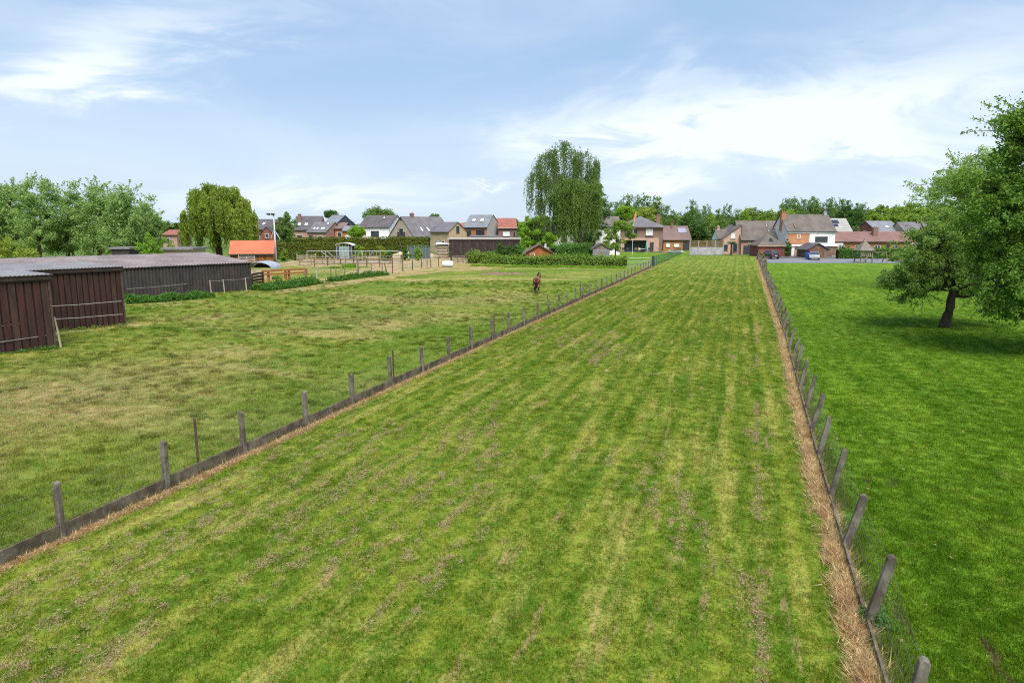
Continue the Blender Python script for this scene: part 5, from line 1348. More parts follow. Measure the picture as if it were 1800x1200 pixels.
woodland('woodland', 'belt of trees low behind the middle farmhouses', [(1020 + i * 22, 374 + rg.uniform(-4, 3), 285 + rg.uniform(-5, 15), 18) for i in range(24)], L_wood3, 303, .6, 2200)
# ---- hedges
def hedge(name, label, pts, h, w, lm, seed, dens=55, leaf=.16, wav=.05, cat='hedge', gaps=0.0):
    """hedge body along a ground line: solid dark core and a skin of leaves"""
    o0 = Vector(pts[0]); rng = np.random.default_rng(seed); root = empty(name, o0, label, cat)
    C = []; N_ = []; mb = MB(); hs = h if hasattr(h, '__len__') else [h] * len(pts)
    for (a, b, ha, hb) in zip(pts, pts[1:], hs, hs[1:]):
        a = Vector(a) - o0; b = Vector(b) - o0; L = (b - a).length; d = (b - a).normalized(); n = Vector((d.y, -d.x, 0))
        M = [a + n * w * .4, b + n * w * .4, b - n * w * .4, a - n * w * .4]
        mb.add([m_ + Vector((0, 0, 0)) for m_ in M] + [m_ + Vector((0, 0, z_)) for m_, z_ in zip(M, (ha * .93, hb * .93, hb * .93, ha * .93))], [(0, 1, 5, 4), (1, 2, 6, 5), (2, 3, 7, 6), (3, 0, 4, 7), (4, 5, 6, 7)])
        for face, area in (('f', L * (ha + hb) / 2), ('k', L * (ha + hb) / 2), ('t', L * w)):
            m = int(area * dens * (.4 if face == 'k' else 1)); u = rng.uniform(0, 1, m); v = rng.uniform(0, 1, m)
            hh = ha + (hb - ha) * u; base_ = np.outer(u, np.array(b - a)) + np.array(a); nn = np.array(n)
            bump_ = np.array([mnoise.noise(Vector((p[0] * .8, p[1] * .8, q * 1.4 + seed))) for p, q in zip(base_, v * hh)]) * wav * 3
            if face == 't': p = base_ + np.outer((v - .5) * w, nn); p[:, 2] = hh + bump_; no = np.tile([0, 0, 1.0], (m, 1))
            else:
                s_ = 1 if face == 'f' else -1; p = base_ + np.outer(s_ * (w * .5 + bump_), nn); p[:, 2] = v * hh; no = np.tile(nn * s_, (m, 1))
            p += rng.normal(0, wav, (m, 3)); p[:, 2] = np.maximum(p[:, 2], .05); C.append(p); N_.append(no + rng.normal(0, .45, (m, 3)))
    C = np.concatenate(C); N_ = np.concatenate(N_)
    quads('foliage', C, N_, leaf * rng.uniform(.7, 1.3, len(C)), lm, root, 1.6, rng=rng)
    mb.build('branches', m_hcore, root); return root  # plain solid box core, darker than the leaves around it
m_hcore = mat('hedge_core', (.04, .045, .012), (.03, .035, .01), 4, .95, .05)
def hz_(py, D): return Z(py, D)
D1 = 128; hedge('trimmed_hedge', 'lower square-clipped hedge behind the stable and paddock', [(X(462, D1), D1, 0), (X(600, D1 + 3), D1 + 3, 0)], [hz_(427.5, D1), hz_(427, D1 + 3)], 1.6, L_hedge, 160, 90, .15, .04)
D2 = 142; hedge('trimmed_hedge', 'tall square-clipped hedge screening the village houses', [(X(516, D2), D2, 0), (X(755, D2 - 2), D2 - 2, 0)], [hz_(418, D2), hz_(416.5, D2 - 2)], 1.8, L_hedge, 161, 70, .17, .05)
hedge('bramble_hedge', 'loose overgrown bramble hedge along the far end of the pasture', [G(826, 463), G(900, 465), G(1000, 467), G(1100, 469)], [1.75, 1.0, 1.35, 1.15], 1.7, L_bram, 162, 120, .20, .22)
D = 112; hedge('garden_hedge', 'dark green hedge behind the play tower along the road', [(X(1473, D), D + 18, 0), (X(1600, D + 18), D + 18, 0)] if False else [(X(1473, 130), 130, 0), (X(1512, 130), 130, 0), (X(1530, 130), 130, 0), (X(1640, 130), 130, 0)], [1.75, 1.7, 1.8, 1.9], 1.4, L_nettle, 163, 80, .16, .06)
hedge('garden_hedge', 'dark bushy hedge right of the orange cabin', [(X(972, 117), 117, 0), (X(1034, 119), 119, 0)], [2.5, 2.9], 2.4, L_nettle, 164, 80, .2, .16)
bush('rhododendron', 'big dark evergreen bush in front of the timber barn', 885, 427, 448, 122, 22, L_dark, 165, 8000, .2)
bush('rhododendron', 'dark evergreen bush between the barn and the orange cabin', 908, 430, 448, 121, 16, L_nettle, 166, 5000, .2)
for i, (px, top, w_, lm, lb) in enumerate(((632, 428.5, 14, L_bright, 'round clipped bright green bush beside the curved-roof kennel'), (668, 432, 14, L_olive, 'olive clipped bush right of the round bright one'), (684, 431, 10, L_nettle, 'small loose shrub before the long hedge'),
        (712, 434, 12, L_nettle, 'green shrub left of the wire cage'), (735, 430, 10, L_bright, 'yellow-green shrub beside the wire cage'), (500, 437, 9, L_wood2, 'pale shrub at the foot of the lamp mast'), (524, 440, 8, L_nettle, 'green shrub at the corner of the paddock rails'))):
    bush('garden_shrub', lb, px, top, 447, 122, w_, lm, 170 + i, 2600, .14, sub=.25)
for i, (px, top, D, w_, lm, lb) in enumerate(((1488, 424, 136, 9, L_nettle, 'dark shrub at the left end of the bungalow'), (1558, 426, 134, 13, L_bright, 'rounded bright shrub before the bungalow wall'), (1540, 432, 134, 9, L_nettle, 'low shrub before the bungalow door'), (1585, 430, 134, 12, L_bram, 'loose shrub at the right of the bungalow'),
        (1384, 418, 138, 6, L_nettle, 'ivy-like green column between the outbuilding and tall farmhouse'), (1500, 431, 133, 7, L_olive, 'orange-green shrub beside the hedge'), (1525, 436, 133, 8, L_nettle, 'shrub just right of the play tower roof'))):
    bush('garden_shrub', lb, px, top, 450, D, w_, lm, 180 + i, 2200, .14, sub=.25)
# palm before the cottage
def palm():
    D = 146; b = Vector((X(1286, D), D, 0)); root = empty('palm_tree', b, 'small palm with dark trunk in front of the pink-brick cottage', 'palm tree'); rng = np.random.default_rng(9); zt = Z(427, D)
    mb = MB(); mb.tube([(0, 0, 0), (0, 0, zt)], [.2, .16], 7); mb.build('trunk', m_bark, root)
    for i in range(16):
        a = i * .9; L = 1.0; mbf = MB(); pts = []
        for s_ in range(6): f = s_ / 5; pts.append(Vector((math.cos(a) * L * f, math.sin(a) * L * f, zt + .55 * math.sin(f * 2.2) * (1 - .4 * (i % 3)) - .35 * f)))
        for p, q in zip(pts, pts[1:]):
            s_ = Vector((-math.sin(a), math.cos(a), 0)) * .22; mbf.add([p, q, q + s_ - Vector((0, 0, .1)), p + s_ - Vector((0, 0, .1))], [(0, 1, 2, 3)]); mbf.add([p, q, q - s_ - Vector((0, 0, .1)), p - s_ - Vector((0, 0, .1))], [(0, 1, 2, 3)])
        mbf.build('frond', m_palm, root)
m_palm = mat('palm_green', (.05, .11, .025), (.035, .08, .02), 5, .7, .2)
palm()
# nettle and weed beds: leaves on upright stems
def weeds(name, label, pts, w, h, n, seed, lm, leaf=.10):
    rng = np.random.default_rng(seed); C = []
    L = [(Vector(b) - Vector(a)).length for a, b in zip(pts, pts[1:])]; tot = sum(L)
    for (a, b), l in zip(zip(pts, pts[1:]), L):
        a = Vector(a); b = Vector(b); d = (b - a).normalized(); nn = Vector((d.y, -d.x, 0)); m = int(n * l / tot)
        for k in range(m):
            u = rng.uniform(0, 1); v = rng.uniform(-.5, .5); q = a.lerp(b, u) + nn * v * w; e = 1 - (2 * abs(v)) ** 2 * .6
            hh = h * e * (.7 + .5 * mnoise.noise(Vector((q.x * .8, q.y * .8, seed)))) * rng.uniform(.75, 1.1)
            j = 9; z_ = rng.uniform(.1, 1, j) * max(.15, hh); ang = rng.uniform(0, 6.28, j); C.append(np.c_[q.x + np.cos(ang) * .08, q.y + np.sin(ang) * .08, z_])
    C = np.concatenate(C); nor = rng.normal(0, .5, C.shape) + np.array([0, 0, .8])
    o = quads(name, C, nor, leaf * rng.uniform(.6, 1.3, len(C)), lm, None, 1.8, rng=rng); return tagp(o, label, 'weeds', kind='stuff')
weeds('nettle_bed', 'dark green nettle bed along the foot of the long shed', [G(222, 534), G(300, 530), G(368, 522)], 1.6, .95, 1500, 21, L_nettle, .12)
weeds('nettle_bed', 'dense dark nettle bed before the orange wooden gate', [G(452, 512), G(500, 507), G(552, 499)], 2.2, 1.15, 1700, 22, L_nettle, .13)
weeds('weed_bed', 'green weeds at the foot of the paddock wire fence', [G(580, 496), G(630, 489), G(676, 484)], 1.4, .9, 900, 23, L_nettle, .13)
weeds('weed_bed', 'bright weeds growing inside the sandy paddock', [G(585, 472), G(625, 470)], 2.2, .7, 400, 24, L_bright, .13)
weeds('weed_bed', 'long grass at the foot of the bramble hedge', [G(828, 468), G(950, 470.5), G(1100, 472)], 1.2, .5, 1800, 25, L_bright, .11)
weeds('weed_bed', 'green verge between the road and the garden hedge', [G(1476, 453), G(1600, 454)], 1.6, .35, 700, 26, L_bram, .12)
weeds('weed_bed', 'green plants growing by the nearest leaning concrete post', [G(1530, 1085), G(1545, 1110)], .25, .4, 60, 27, L_nettle, .05)

weeds('weed_bed', 'thin weeds along the foot of the nearest plank shed', [S1a + U * 4 - Nn * .25, S1b - Nn * .25], .35, .32, 160, 28, L_nettle, .07)
weeds('weed_bed', 'thin weeds along the foot of the second plank shed', [S2s - Nn * .25, S2b - Nn * .2], .35, .30, 110, 29, L_bram, .07)
# ------------------------------------------------------------------ small buildings and yard things
m_orangew = mat('orange_wood', (.40, .135, .045), (.28, .10, .04), 2, .75, .25, stretch=(1, 1, .3))
m_cabin = mat('cabin_wood', (.40, .13, .045), (.31, .10, .035), 2, .75, .25)
m_galv = mat('galvanised', (.48, .50, .54), (.36, .38, .42), 3, .45, .5, .3, fine=False)
m_whitep = mat('white_plastic', (.75, .77, .80), (.66, .68, .71), 2, .4, .4, fine=False)
m_bluep = mat('blue_plastic', (.02, .12, .48), (.02, .10, .40), 2, .4, .4, fine=False)
# stable with orange roof
def stable():
    D = 100; W = wid(403, 474, D); L = 5.5
    h = House('stable', 'small timber stable with bright orange tiled roof under the weeping willow', at(404, D), W, L, Z(445.5, D), Z(425.5, D), 'x', m_orangew, t_orange, yaw=R(16), over=.35, cat='stable')
    n = 17; w = W / n
    for i in range(n):
        q = MB(); q.box(i * w + .02, (i + 1) * w - .02, -.05 - .01 * (i % 2), -.004, 0, h.e - .15); q.build('plank', (m_orangew, m_wood_brown, m_orangew)[i % 3], h.root)
    h.box('lintel', 0, W, -.12, -.07, h.e - .35, h.e - .1, m_fascia)
    q = MB(); M = Matrix.Rotation(R(-90), 4, 'Z')
    q.prism([(0.02, h.e - .2), (L - .02, h.e - .2), (L / 2, h.r - .2)], -.06, -.004, M=Matrix(((0, 1, 0, 0), (1, 0, 0, 0), (0, 0, 1, 0), (0, 0, 0, 1)))); q.build('gable_boarding', m_wood_grey, h.root)
    q = MB(); q.box(-.05, -.005, .6, L - .8, 0, h.e - .45); q.build('stall_shade_panel', m_dframe, h.root)  # dark panel paints the shade of an open stall; the wall is closed
    for y_ in (.3, L - .3): q = MB(); q.box(-.14, -.06, y_ - .1, y_ + .1, 0, h.e - .2); q.build('post', m_wood_grey, h.root)
    ww = MB()
    ww.box(-.01, .18, 0, .02, 0, .01)
stable()
# rail panel in front of the stable
def rails(name, label, a, b, zs, posts, ph, pm, rm, rt=.07, pw=.1, cat='fence', proud=True):
    a = Vector(a); b = Vector(b); root = empty(name, a, label, cat); L = (b - a).length; d = (b - a).normalized(); rr_ = random.Random(len(label))
    for f in posts:
        q = d * (L * f); m = MB(); m.box(q.x - pw / 2, q.x + pw / 2, q.y - pw / 2, q.y + pw / 2, -.05, ph * rr_.uniform(.94, 1.06)); m.build('post', pm, root)
    off = Vector((d.y, -d.x, 0)) * (pw * .5 + rt * .3)
    for z in zs:
        m = MB(); e1 = rr_.uniform(-.03, .03); m.beam(off + Vector((0, 0, z + e1)), d * L + off + Vector((0, 0, z - e1)), rt * .5, rt * 1.6); m.build('rail', rm, root)
    return root
D = 96
rails('rail_fence', 'white metal rails in front of the orange-roofed stable', (X(418, D), D, .1), (X(446, D), D, .1), [Z(452, D), Z(455, D), Z(458, D)], (0, .5, 1), Z(451, D), m_galv, m_galv, .05, .08)
# curved roof shelter behind the long shed end
def arch_shelter():
    D = 76; a = at(424, D); root = empty('arched_shelter', a, 'low shelter with curved grey metal roof at the end of the long shed', 'shelter'); W = wid(427, 478, D); n = 10; V = []; F = []
    zc = Z(472.5, D); rz_ = Z(460.5, D) - zc
    for i in range(n + 1):
        t = math.pi * i / n; x = W / 2 - math.cos(t) * W / 2; z = zc + math.sin(t) * rz_
        V += [(x, 0, z), (x, 3.2, z), (x, 3.2, z - .06), (x, 0, z - .06)]
    for i in range(n):
        p = 4 * i; q = p + 4; F += [(p, q, q + 1, p + 1), (p + 2, q + 2, q + 3, p + 3), (p + 3, q + 3, q, p), (p + 1, q + 1, q + 2, p + 2)]
    MB().add(V, F).build('roof', m_galv, root)
    MB().prism([(W / 2 - math.cos(math.pi * i / n) * (W / 2 - .1), zc - .05 + math.sin(math.pi * i / n) * (rz_ - .1)) for i in range(n + 1)], 2.9, 3.0).build('back_panel', m_dframe, root)
    MB().box(.1, W - .1, .1, .2, 0, zc - .1).build('wall', m_wood_pale, root)
arch_shelter()
# orange timber gate before it
A = G(463, 500); B = G(540, 494)
rails('timber_gate', 'orange-brown timber gate rails between thick posts behind the nettles', (A.x, A.y, 0), (B.x, B.y, 0), [1.35, 1.0], (0, .12, .5, .58, .98), 1.45, m_orangew, m_orangew, .12, .20, 'gate')
A = G(444, 503); B = G(462, 500.5)
rt = rails('board_fence', 'dark red board panel beside the orange gate', (A.x, A.y, 0), (B.x, B.y, 0), [1.2, .9, .6, .3], (0, 1), 1.3, m_plankC, m_plankC, .14, .1)
# blue water butt
def barrel(name, label, p, r, h, m, lying=False, cat='barrel'):
    root = empty(name, p, label, cat); mb = MB()
    pf = [(-h / 2, r * .55), (-h / 2 + .04, r * .9), (-h * .3, r), (-h * .28, r * 1.03), (0, r), (h * .28, r * 1.03), (h * .3, r), (h / 2 - .04, r * .9), (h / 2, r * .55)]
    if lying: mb.tube([Vector((z, 0, r)) for z, _ in pf], [q for _, q in pf], 16)
    else: mb.tube([Vector((0, 0, z + h / 2)) for z, _ in pf], [q for _, q in pf], 14)
    mb.build('body', m, root, smooth=True)
    if lying:
        mb = MB()
        for s_ in (-1, 1): mb.box(s_ * h * .3 - .06, s_ * h * .3 + .06, -r * .7, r * .7, -.02, .14)
        mb.build('cradle', m_wood_grey, root)
    else: mb = MB(); mb.tube([(0, 0, h), (0, 0, h + .05)], r * .62, 12); mb.build('lid', m_dframe, root)
    return root
p = G(477, 465); barrel('water_barrel', 'blue plastic water barrel beside the stable near the lamp mast', (p.x, p.y, .034), .42, 1.05, m_bluep)
p = G(787, 470); barrel('water_tank', 'white plastic water tank lying at the end of the wire fence', (p.x, p.y, .034), .46, 1.62, m_whitep, True, 'water tank')
# lamp mast
def mast():
    p = G(486, 468); D = p.y; root = empty('lamp_mast', p, 'tall grey floodlight mast beside the stable', 'lamp post'); zt = Z(378, D)
    MB().tube([(0, 0, 0), (0, 0, 1.6), (0, 0, zt)], [.17, .14, .10], 8).build('pole', m_galv, root, smooth=True)
    MB().box(-.9, .25, -.05, .05, zt - .05, zt + .03).build('crossarm', m_galv, root)
    for x in (-.75, -.1):
        l = MB(); l.box(x - .24, x + .24, -.24, .06, zt + .03, zt + .26); l.build('floodlight', m_dframe, root)
    z = Z(403, D); s = MB(); s.beam((0, -.16, z), (-.55, -.16, z - 1.4), .13, .03); s.build('white_flap', m_whitep, root)
    s = MB(); s.beam((0, -.16, z), (.85, -.16, z - 1.5), .11, .03); s.build('white_flap', m_whitep, root)
    MB().box(-.1, .1, -.1, .1, 0, .25).build('foot', m_concl, root)
mast()
# kennel / greenhouse with curved white roof
def kennel():
    D = 124; a = at(591, D); root = empty('kennel', a, 'small kennel with curved white roof and green panels behind the metal gate', 'kennel'); W = wid(594, 621, D); zt = Z(427, D); ze = Z(431.5, D); n = 8; V = []; F = []
    for i in range(n + 1):
        t = math.pi * i / n; x = W / 2 - math.cos(t) * (W / 2 + .15); z = ze + math.sin(t) * (zt - ze); V += [(x, -.2, z), (x, 2.4, z), (x, 2.4, z - .05), (x, -.2, z - .05)]
    for i in range(n): p = 4 * i; q = p + 4; F += [(p, q, q + 1, p + 1), (p + 2, q + 2, q + 3, p + 3), (p + 3, q + 3, q, p), (p + 1, q + 1, q + 2, p + 2)]
    MB().add(V, F).build('roof', m_whitep, root)
    for i in range(6): x = i * W / 5; MB().box(x - .04, x + .04, 0, .08, 0, ze).build('post', m_galv, root)
    for i in range(5): x = i * W / 5; MB().box(x + .05, x + W / 5 - .05, .02, .06, .1, ze * .95).build('panel', (m_slate_w, m_pgreen, m_pgreen, m_pgreen, m_slate_w)[i], root)
    MB().box(0, W, 1.9, 2.0, 0, ze).build('back_panel', m_slate_w, root)
m_pgreen = mat('pale_green_panel', (.22, .33, .28), (.16, .25, .21), 2, .7, .2)
kennel()
# galvanised gate run
def metal_gate(name, label, a, b, h, nvert, frac=(0.45, .8), diag=True, m=None, cat='gate'):
    m = m or m_galv; a = Vector(a); b = Vector(b); L = (b - a).length; d = (b - a).normalized(); root = empty(name, a, label, cat)
    for z in (h, h * .1): q = MB(); q.tube([Vector((0, 0, z)), d * L + Vector((0, 0, z))], .05 if nvert else .028, 6); q.build('rail', m, root)
    n = 5 if nvert else 2; w_ = 1 if nvert else .5
    for i in range(n + 1): q = MB(); q.tube([d * (L * i / n), d * (L * i / n) + Vector((0, 0, h))], .05 * w_, 6); q.build('post', m, root)
    for i in range(nvert): f = frac[0] + (frac[1] - frac[0]) * i / max(1, nvert - 1); q = MB(); q.tube([d * (L * f) + Vector((0, 0, h * .1)), d * (L * f) + Vector((0, 0, h))], .032, 5); q.build('bar', m, root)
    if diag:
        for f0, f1 in ((.15, .27), (.22, .32), (.72, .66)): q = MB(); q.tube([d * (L * f0) + Vector((0, 0, h)), d * (L * f1) + Vector((0, 0, h * .3))], .04, 5); q.build('brace', m, root)
    return root
D = 112
metal_gate('metal_gate', 'long galvanised gate run along the far side of the sandy paddock', (X(539, D), D, .03), (X(700, D), D, .03), Z(441.5, D) - .03, 10)
q = G(1102, 468); q2 = G(1144, 468)
g = metal_gate('field_gate', 'white tubular field gate between the bramble hedge and green mesh fence', (q.x, q.y, 0), (q2.x, q2.y, 0), 1.25, 0, (.35, .65), False, m_galv)
for z in (.45, .8): mb = MB(); mb.tube([Vector((0, 0, z)), (q2 - q) + Vector((0, 0, z))], .025, 5); mb.build('rail', m_galv, g)
for i, q_ in enumerate((q, q2)):
    t_ = MB(); t_.box(-.16, .16, -.16, .16, 0, 1.55); o = t_.build('gate_post', m_dframe, None); o.location = (q_.x + (-.3 if i == 0 else .3), q_.y, 0)
    tagp(o, ['dark square gate post at the end of the bramble hedge', 'dark square gate post where the green mesh fence starts'][i], 'post')
# paddock rail fences
def g2(px, py): v = G(px, py); return (v.x, v.y, .03)
rails('rail_fence', 'weathered post and rail fence along the far side of the paddock', g2(527, 466), g2(705, 464), [.45, .85, 1.25], [i / 9 for i in range(10)], 1.4, m_wood_grey, m_wood_grey, .07, .13)
rails('rail_fence', 'brown rail fence crossing the middle of the paddock', g2(553, 471), g2(690, 470), [.6, 1.15], [i / 6 for i in range(7)], 1.35, m_wood_brown, m_wood_brown, .07, .14)
rails('rail_fence', 'pale low rails behind the weeds in the paddock', g2(540, 482), g2(600, 479), [.4, .85], [0, .5, 1], 1.0, m_wood_pale, m_wood_pale, .07, .12)
rails('board_fence', 'short pale board fence at the left corner of the paddock', g2(523, 466.5), g2(556, 466), [.3, .6, .9, 1.2, 1.5], [0, .5, 1], 1.75, m_wood_pale, m_wood_pale, .07, .12)
# wire fence posts towards the tank
def pole_fence():
    xs_ = [(537, 497, 474, m_wood_grey), (557, 497, 474, m_galv), (582, 495, 471, m_wood_grey), (591, 493, 473, m_wood_grey), (606, 492, 468, m_wood_grey), (630, 489, 457, m_wood_grey), (653, 487, 461, m_wood_grey), (672, 484, 462, m_wood_grey),
           (690, 481, 463, m_wood_brown), (708, 477, 446, m_wood_brown), (725, 475, 456, m_green_wire), (741, 473, 455, m_wood_brown), (751, 472, 456, m_wood_grey), (757, 471, 455, m_wood_brown), (771, 469, 452, m_wood_brown)]
    o0 = G(537, 497); root = empty('paddock_fence', o0, 'row of uneven wooden posts with wire between paddock and pasture', 'fence'); line = []
    for x, y, t, m in xs_:
        p = G(x, y); h = Z(t, p.y, x); q = p - o0; mb = MB(); mb.tube([q, q + Vector((.02, 0, h * .6)), q + Vector((0, 0, h))], [.075, .07, .06], 7); mb.build('post', m, root); line.append((q, h))
    mb = MB()
    for f in (.35, .7):
        for (a, ha), (b, hb) in zip(line, line[1:]): mb.tube([a + Vector((0, 0, f * 1.25)), b + Vector((0, 0, f * 1.25))], .012, 3, cap=False)
    mb.build('wire', m_wire, root)
    a = G(676, 484) - o0; b = G(683, 483.5) - o0; q = MB(); q.beam(a + Vector((0, 0, 1.5)), b + Vector((0, -.6, .05)), .09); q.build('brace', m_wood_brown, root)
    q = G(632, 489) - o0; s_ = MB(); s_.tube([q + Vector((-.3, .2, 0)), q + Vector((-.3, .2, 1.9))], .07, 6); s_.build('post', m_wood_pale, root, label='tall pale post with green tape')
pole_fence()
# wooden hurdle right of the tank
A = G(796, 463.5); B = G(823, 463)
rails('wooden_hurdle', 'grey wooden hurdle between the tank and the bramble hedge', (A.x, A.y, .05), (B.x, B.y, .05), [.3, .6, .9, 1.15], (0, .33, .66, 1), 1.3, m_wood_grey, m_wood_grey, .09, .12, 'hurdle')
for i, (x, y, t, r, lb) in enumerate(((793, 463, 442, .14, 'thick dark post left of the wooden hurdle'), (824, 463, 444, .13, 'thick dark post right of the wooden hurdle'), (704, 452, 433, .13, 'dark post with round pale cap at the back of the paddock'), (740, 450, 434, .12, 'dark post in front of the wire cage'), (786, 452, 433, .22, 'broad dark post at the timber barn corner'))):
    p = G(x, y); m = MB(); m.tube([(0, 0, 0), (.02, 0, 1), (0, 0, Z(t, p.y))], [r, r, r * .9], 8)
    if i == 2: m.tube([(0, 0, Z(t, p.y) - .1), (0, 0, Z(t, p.y) + .12), (0, 0, Z(t, p.y) + .3)], [.3, .34, .15], 8)
    o = m.build('wooden_post', m_dframe if i != 4 else m_fascia, None); o.location = p; tagp(o, lb, 'post')
# beige sand bank and stack
def mound(name, label, a, b, h, w, m, seed, kind=None, cat='mound', z0=.03, rough=.25):
    a = Vector(a); b = Vector(b); n = 40; k = 10; V = []; F = []; d = (b - a).normalized(); nn = Vector((-d.y, d.x, 0))
    for i in range(n + 1):
        f = i / n; e = math.sin(math.pi * min(1, max(0, f))) ** .4
        for j in range(k + 1):
            g_ = j / k * 2 - 1; q = a.lerp(b, f) + nn * g_ * w / 2 * e; z = h * e * (1 - g_ * g_) ** .7 if abs(g_) < 1 else 0
            z *= 1 + rough * 2 * mnoise.noise(Vector((q.x * 1.2, q.y * 1.2, seed))) + rough * mnoise.noise(Vector((q.x * 4, q.y * 4, seed)))
            V.append((q.x - a.x, q.y - a.y, z))
    for i in range(n):
        for j in range(k): p = i * (k + 1) + j; F.append((p, p + 1, p + k + 2, p + k + 1))
    o = MB().add(V, F).build(name, m, None, smooth=True); o.location = (a.x, a.y, z0); fix_normals(o); return tagp(o, label, cat, kind=kind)
m_sandy = mat('pale_sand', (.46, .37, .25), (.38, .30, .19), 1.2, .95, .1)
mound('sand_bank', 'pale beige sand bank behind the paddock rails', G(688, 452), G(766, 453), 1.15, 4.0, m_sandy, 3)
m_dung = mat('dung', (.24, .155, .12), (.14, .09, .07), 2.5, .95, .1)
mound('dirt_heap', 'low brown heap of dirt lying across the pasture behind the horse', G(838, 483), G(928, 482), .26, 2.6, m_dung, 6, z0=.0, rough=.3)
def bales():
    D = 131; root = empty('bale_stack', at(768, D), 'pale stacked planks under a white sheet before the yellow brick house', 'stack'); W = wid(767, 786, D); zt = Z(430, D); n = 9
    for i in range(n): MB().box(.05 * (i % 2), W - .06 * (i % 3), 0, 1.8, i * zt / n + .02, (i + 1) * zt / n - .015).build('plank', (m_wood_grey, m_wood_pale)[i % 2], root)
    q = MB(); q.prism([(-.2, zt + .02), (W + .25, zt + .10), (W + .25, zt + .16), (-.2, zt + .45)], -.3, 2); q.build('sheet', m_whitep, root)
bales()
def cage():
    D = 127; a = at(716, D); root = empty('wire_cage', a, 'green-grey wire cage with netting by the right end of the hedge', 'cage'); W = wid(716, 754, D); z = Z(431, D)
    for i in range(7):
        MB().tube([(i * W / 6, 0, 0), (i * W / 6, 0, z)], .04, 5).build('post', m_pgreen, root)
    mb = MB()
    for i in range(30): mb.tube([(i * W / 30, .02, 0), (i * W / 30, .02, z)], .012, 3)
    for i in range(8): mb.tube([(0, .02, z * i / 7), (W, .02, z * i / 7)], .012, 3)
    mb.build('netting', m_pgreen, root); MB().box(0, W, 2, 2.05, 0, z * .8).build('back_panel', m_slate_w, root)
cage()
# orange cabin
def cabin():
    D = 115; W = wid(931, 963, D) ; x0 = X(929, D)
    h = House('garden_cabin', 'orange-stained garden cabin with wide brown gable roof behind the brambles', (x0 - .4, D, 0), wid(924, 970, D), 4.0, Z(444, D), Z(430.5, D), 'y', m_cabin, t_brown, over=.7, cat='cabin')
    n = 14; w = h.W / n
    for i in range(12): 
        z = .1 + i * .17; q = MB()
        if z < h.e: q.box(.02, h.W - .02, -.05, -.004, z, z + .15); q.build('board', m_cabin, h.root)
    h.box('door', h.W * .45, h.W * .62, -.09, -.055, 0, 1.9, m_orangew); h.win(h.W * .25, .9, .7, .7)
cabin()
def shed2():
    D = 116
    h = House('garden_shed', 'weathered grey board shed with dark gable roof beside the young tree', at(1042, D), wid(1042, 1072, D), 3.0, Z(438, D), Z(429, D), 'y', m_wood_grey, t_dark, over=.25, cat='shed')
    for i in range(11):
        z = .1 + i * .19; q = MB()
        if z < h.e - .05: q.box(.02, h.W - .02, -.04, -.004, z, z + .17); q.build('board', m_wgrey2, h.root)
    h.box('door', .9, 1.8, -.07, -.045, 0, 1.7, m_wood_grey)
m_wgrey2 = mat('silver_wood', (.26, .25, .27), (.19, .18, .19), 2.5, .9, .15)
shed2()
# garden furniture, parasol, trampoline-like pool, flag
def parasol():
    D = 158; p = at(1136, D); root = empty('parasol', p, 'closed turquoise parasol on the patio of the hip-roofed house', 'parasol'); z = Z(425, D)
    MB().tube([(0, 0, 0), (0, 0, z)], .03, 6).build('pole', m_galv, root); MB().tube([(0, 0, .5), (0, 0, z * .5), (0, 0, z)], [.24, .16, .04], 8).build('canopy', mat('turquoise_cloth', (.02, .28, .25), (.02, .22, .2), 2, .8, .2), root, smooth=True)
    MB().tube([(0, 0, 0), (0, 0, .1)], .28, 10).build('foot', m_concl, root)
parasol()
def seat_set(px, D, label, m):
    p = at(px, D); root = empty('garden_chair', (p.x, p.y, .12 if D > 160 else 0), label, 'chair'); MB().box(-.3, .3, -.3, .3, .38, .45).build('seat', m, root); MB().box(-.3, .3, .26, .32, .45, .95).build('backrest', m, root)
    for sx_ in (-.26, .26):
        for sy in (-.26, .26): MB().box(sx_ - .025, sx_ + .025, sy - .025, sy + .025, 0, .38).build('leg', m_dframe, root)
for px, lb, m in ((1096, 'dark garden chair at the left end of the patio', m_dframe), (1103, 'dark garden chair second from the left on the patio', m_dframe), (1118, 'brown cushioned chair before the glass wall', m_wood_brown), (1124, 'yellowish cushioned chair beside the brown one on the patio', m_wood_pale), (1142, 'dark garden chair just right of the turquoise parasol', m_dframe)):
    seat_set(px, 164.5, lb, m)
def gtable():
    p = at(1129, 163); root = empty('garden_table', (p.x, p.y, .12), 'pale garden table beside the turquoise parasol', 'table'); MB().box(-.9, .9, -.45, .45, .68, .73).build('tabletop', m_whitep, root)
    for a in (-.8, .8):
        for b_ in (-.38, .38): MB().box(a - .03, a + .03, b_ - .03, b_ + .03, 0, .68).build('leg', m_galv, root)
gtable()
def sheetpool():
    p = at(1186, 158); root = empty('sandbox', p, 'pale blue covered sandpit on the lawn near the green mesh fence', 'sandpit'); MB().box(-1.2, 2.0, -1, 1, 0, .28).build('frame', m_wood_grey, root); MB().prism([(-1.25, .29), (2.05, .29), (1.7, .55), (.3, .42), (-.9, .6)], -1.05, 1.05).build('cover', mat('pale_blue_sheet', (.55, .66, .74), (.45, .56, .64), 2, .6, .3), root)
sheetpool()
m_terra = mat('terracotta', (.40, .16, .08), (.32, .13, .07), 2, .8, .2)
mound('soil_bed', 'orange-brown soil bed in the lawn before the hip-roofed house', G(1163, 444.5), G(1180, 444.8), .25, 1.5, m_terra, 9, cat='flower bed', z0=0)
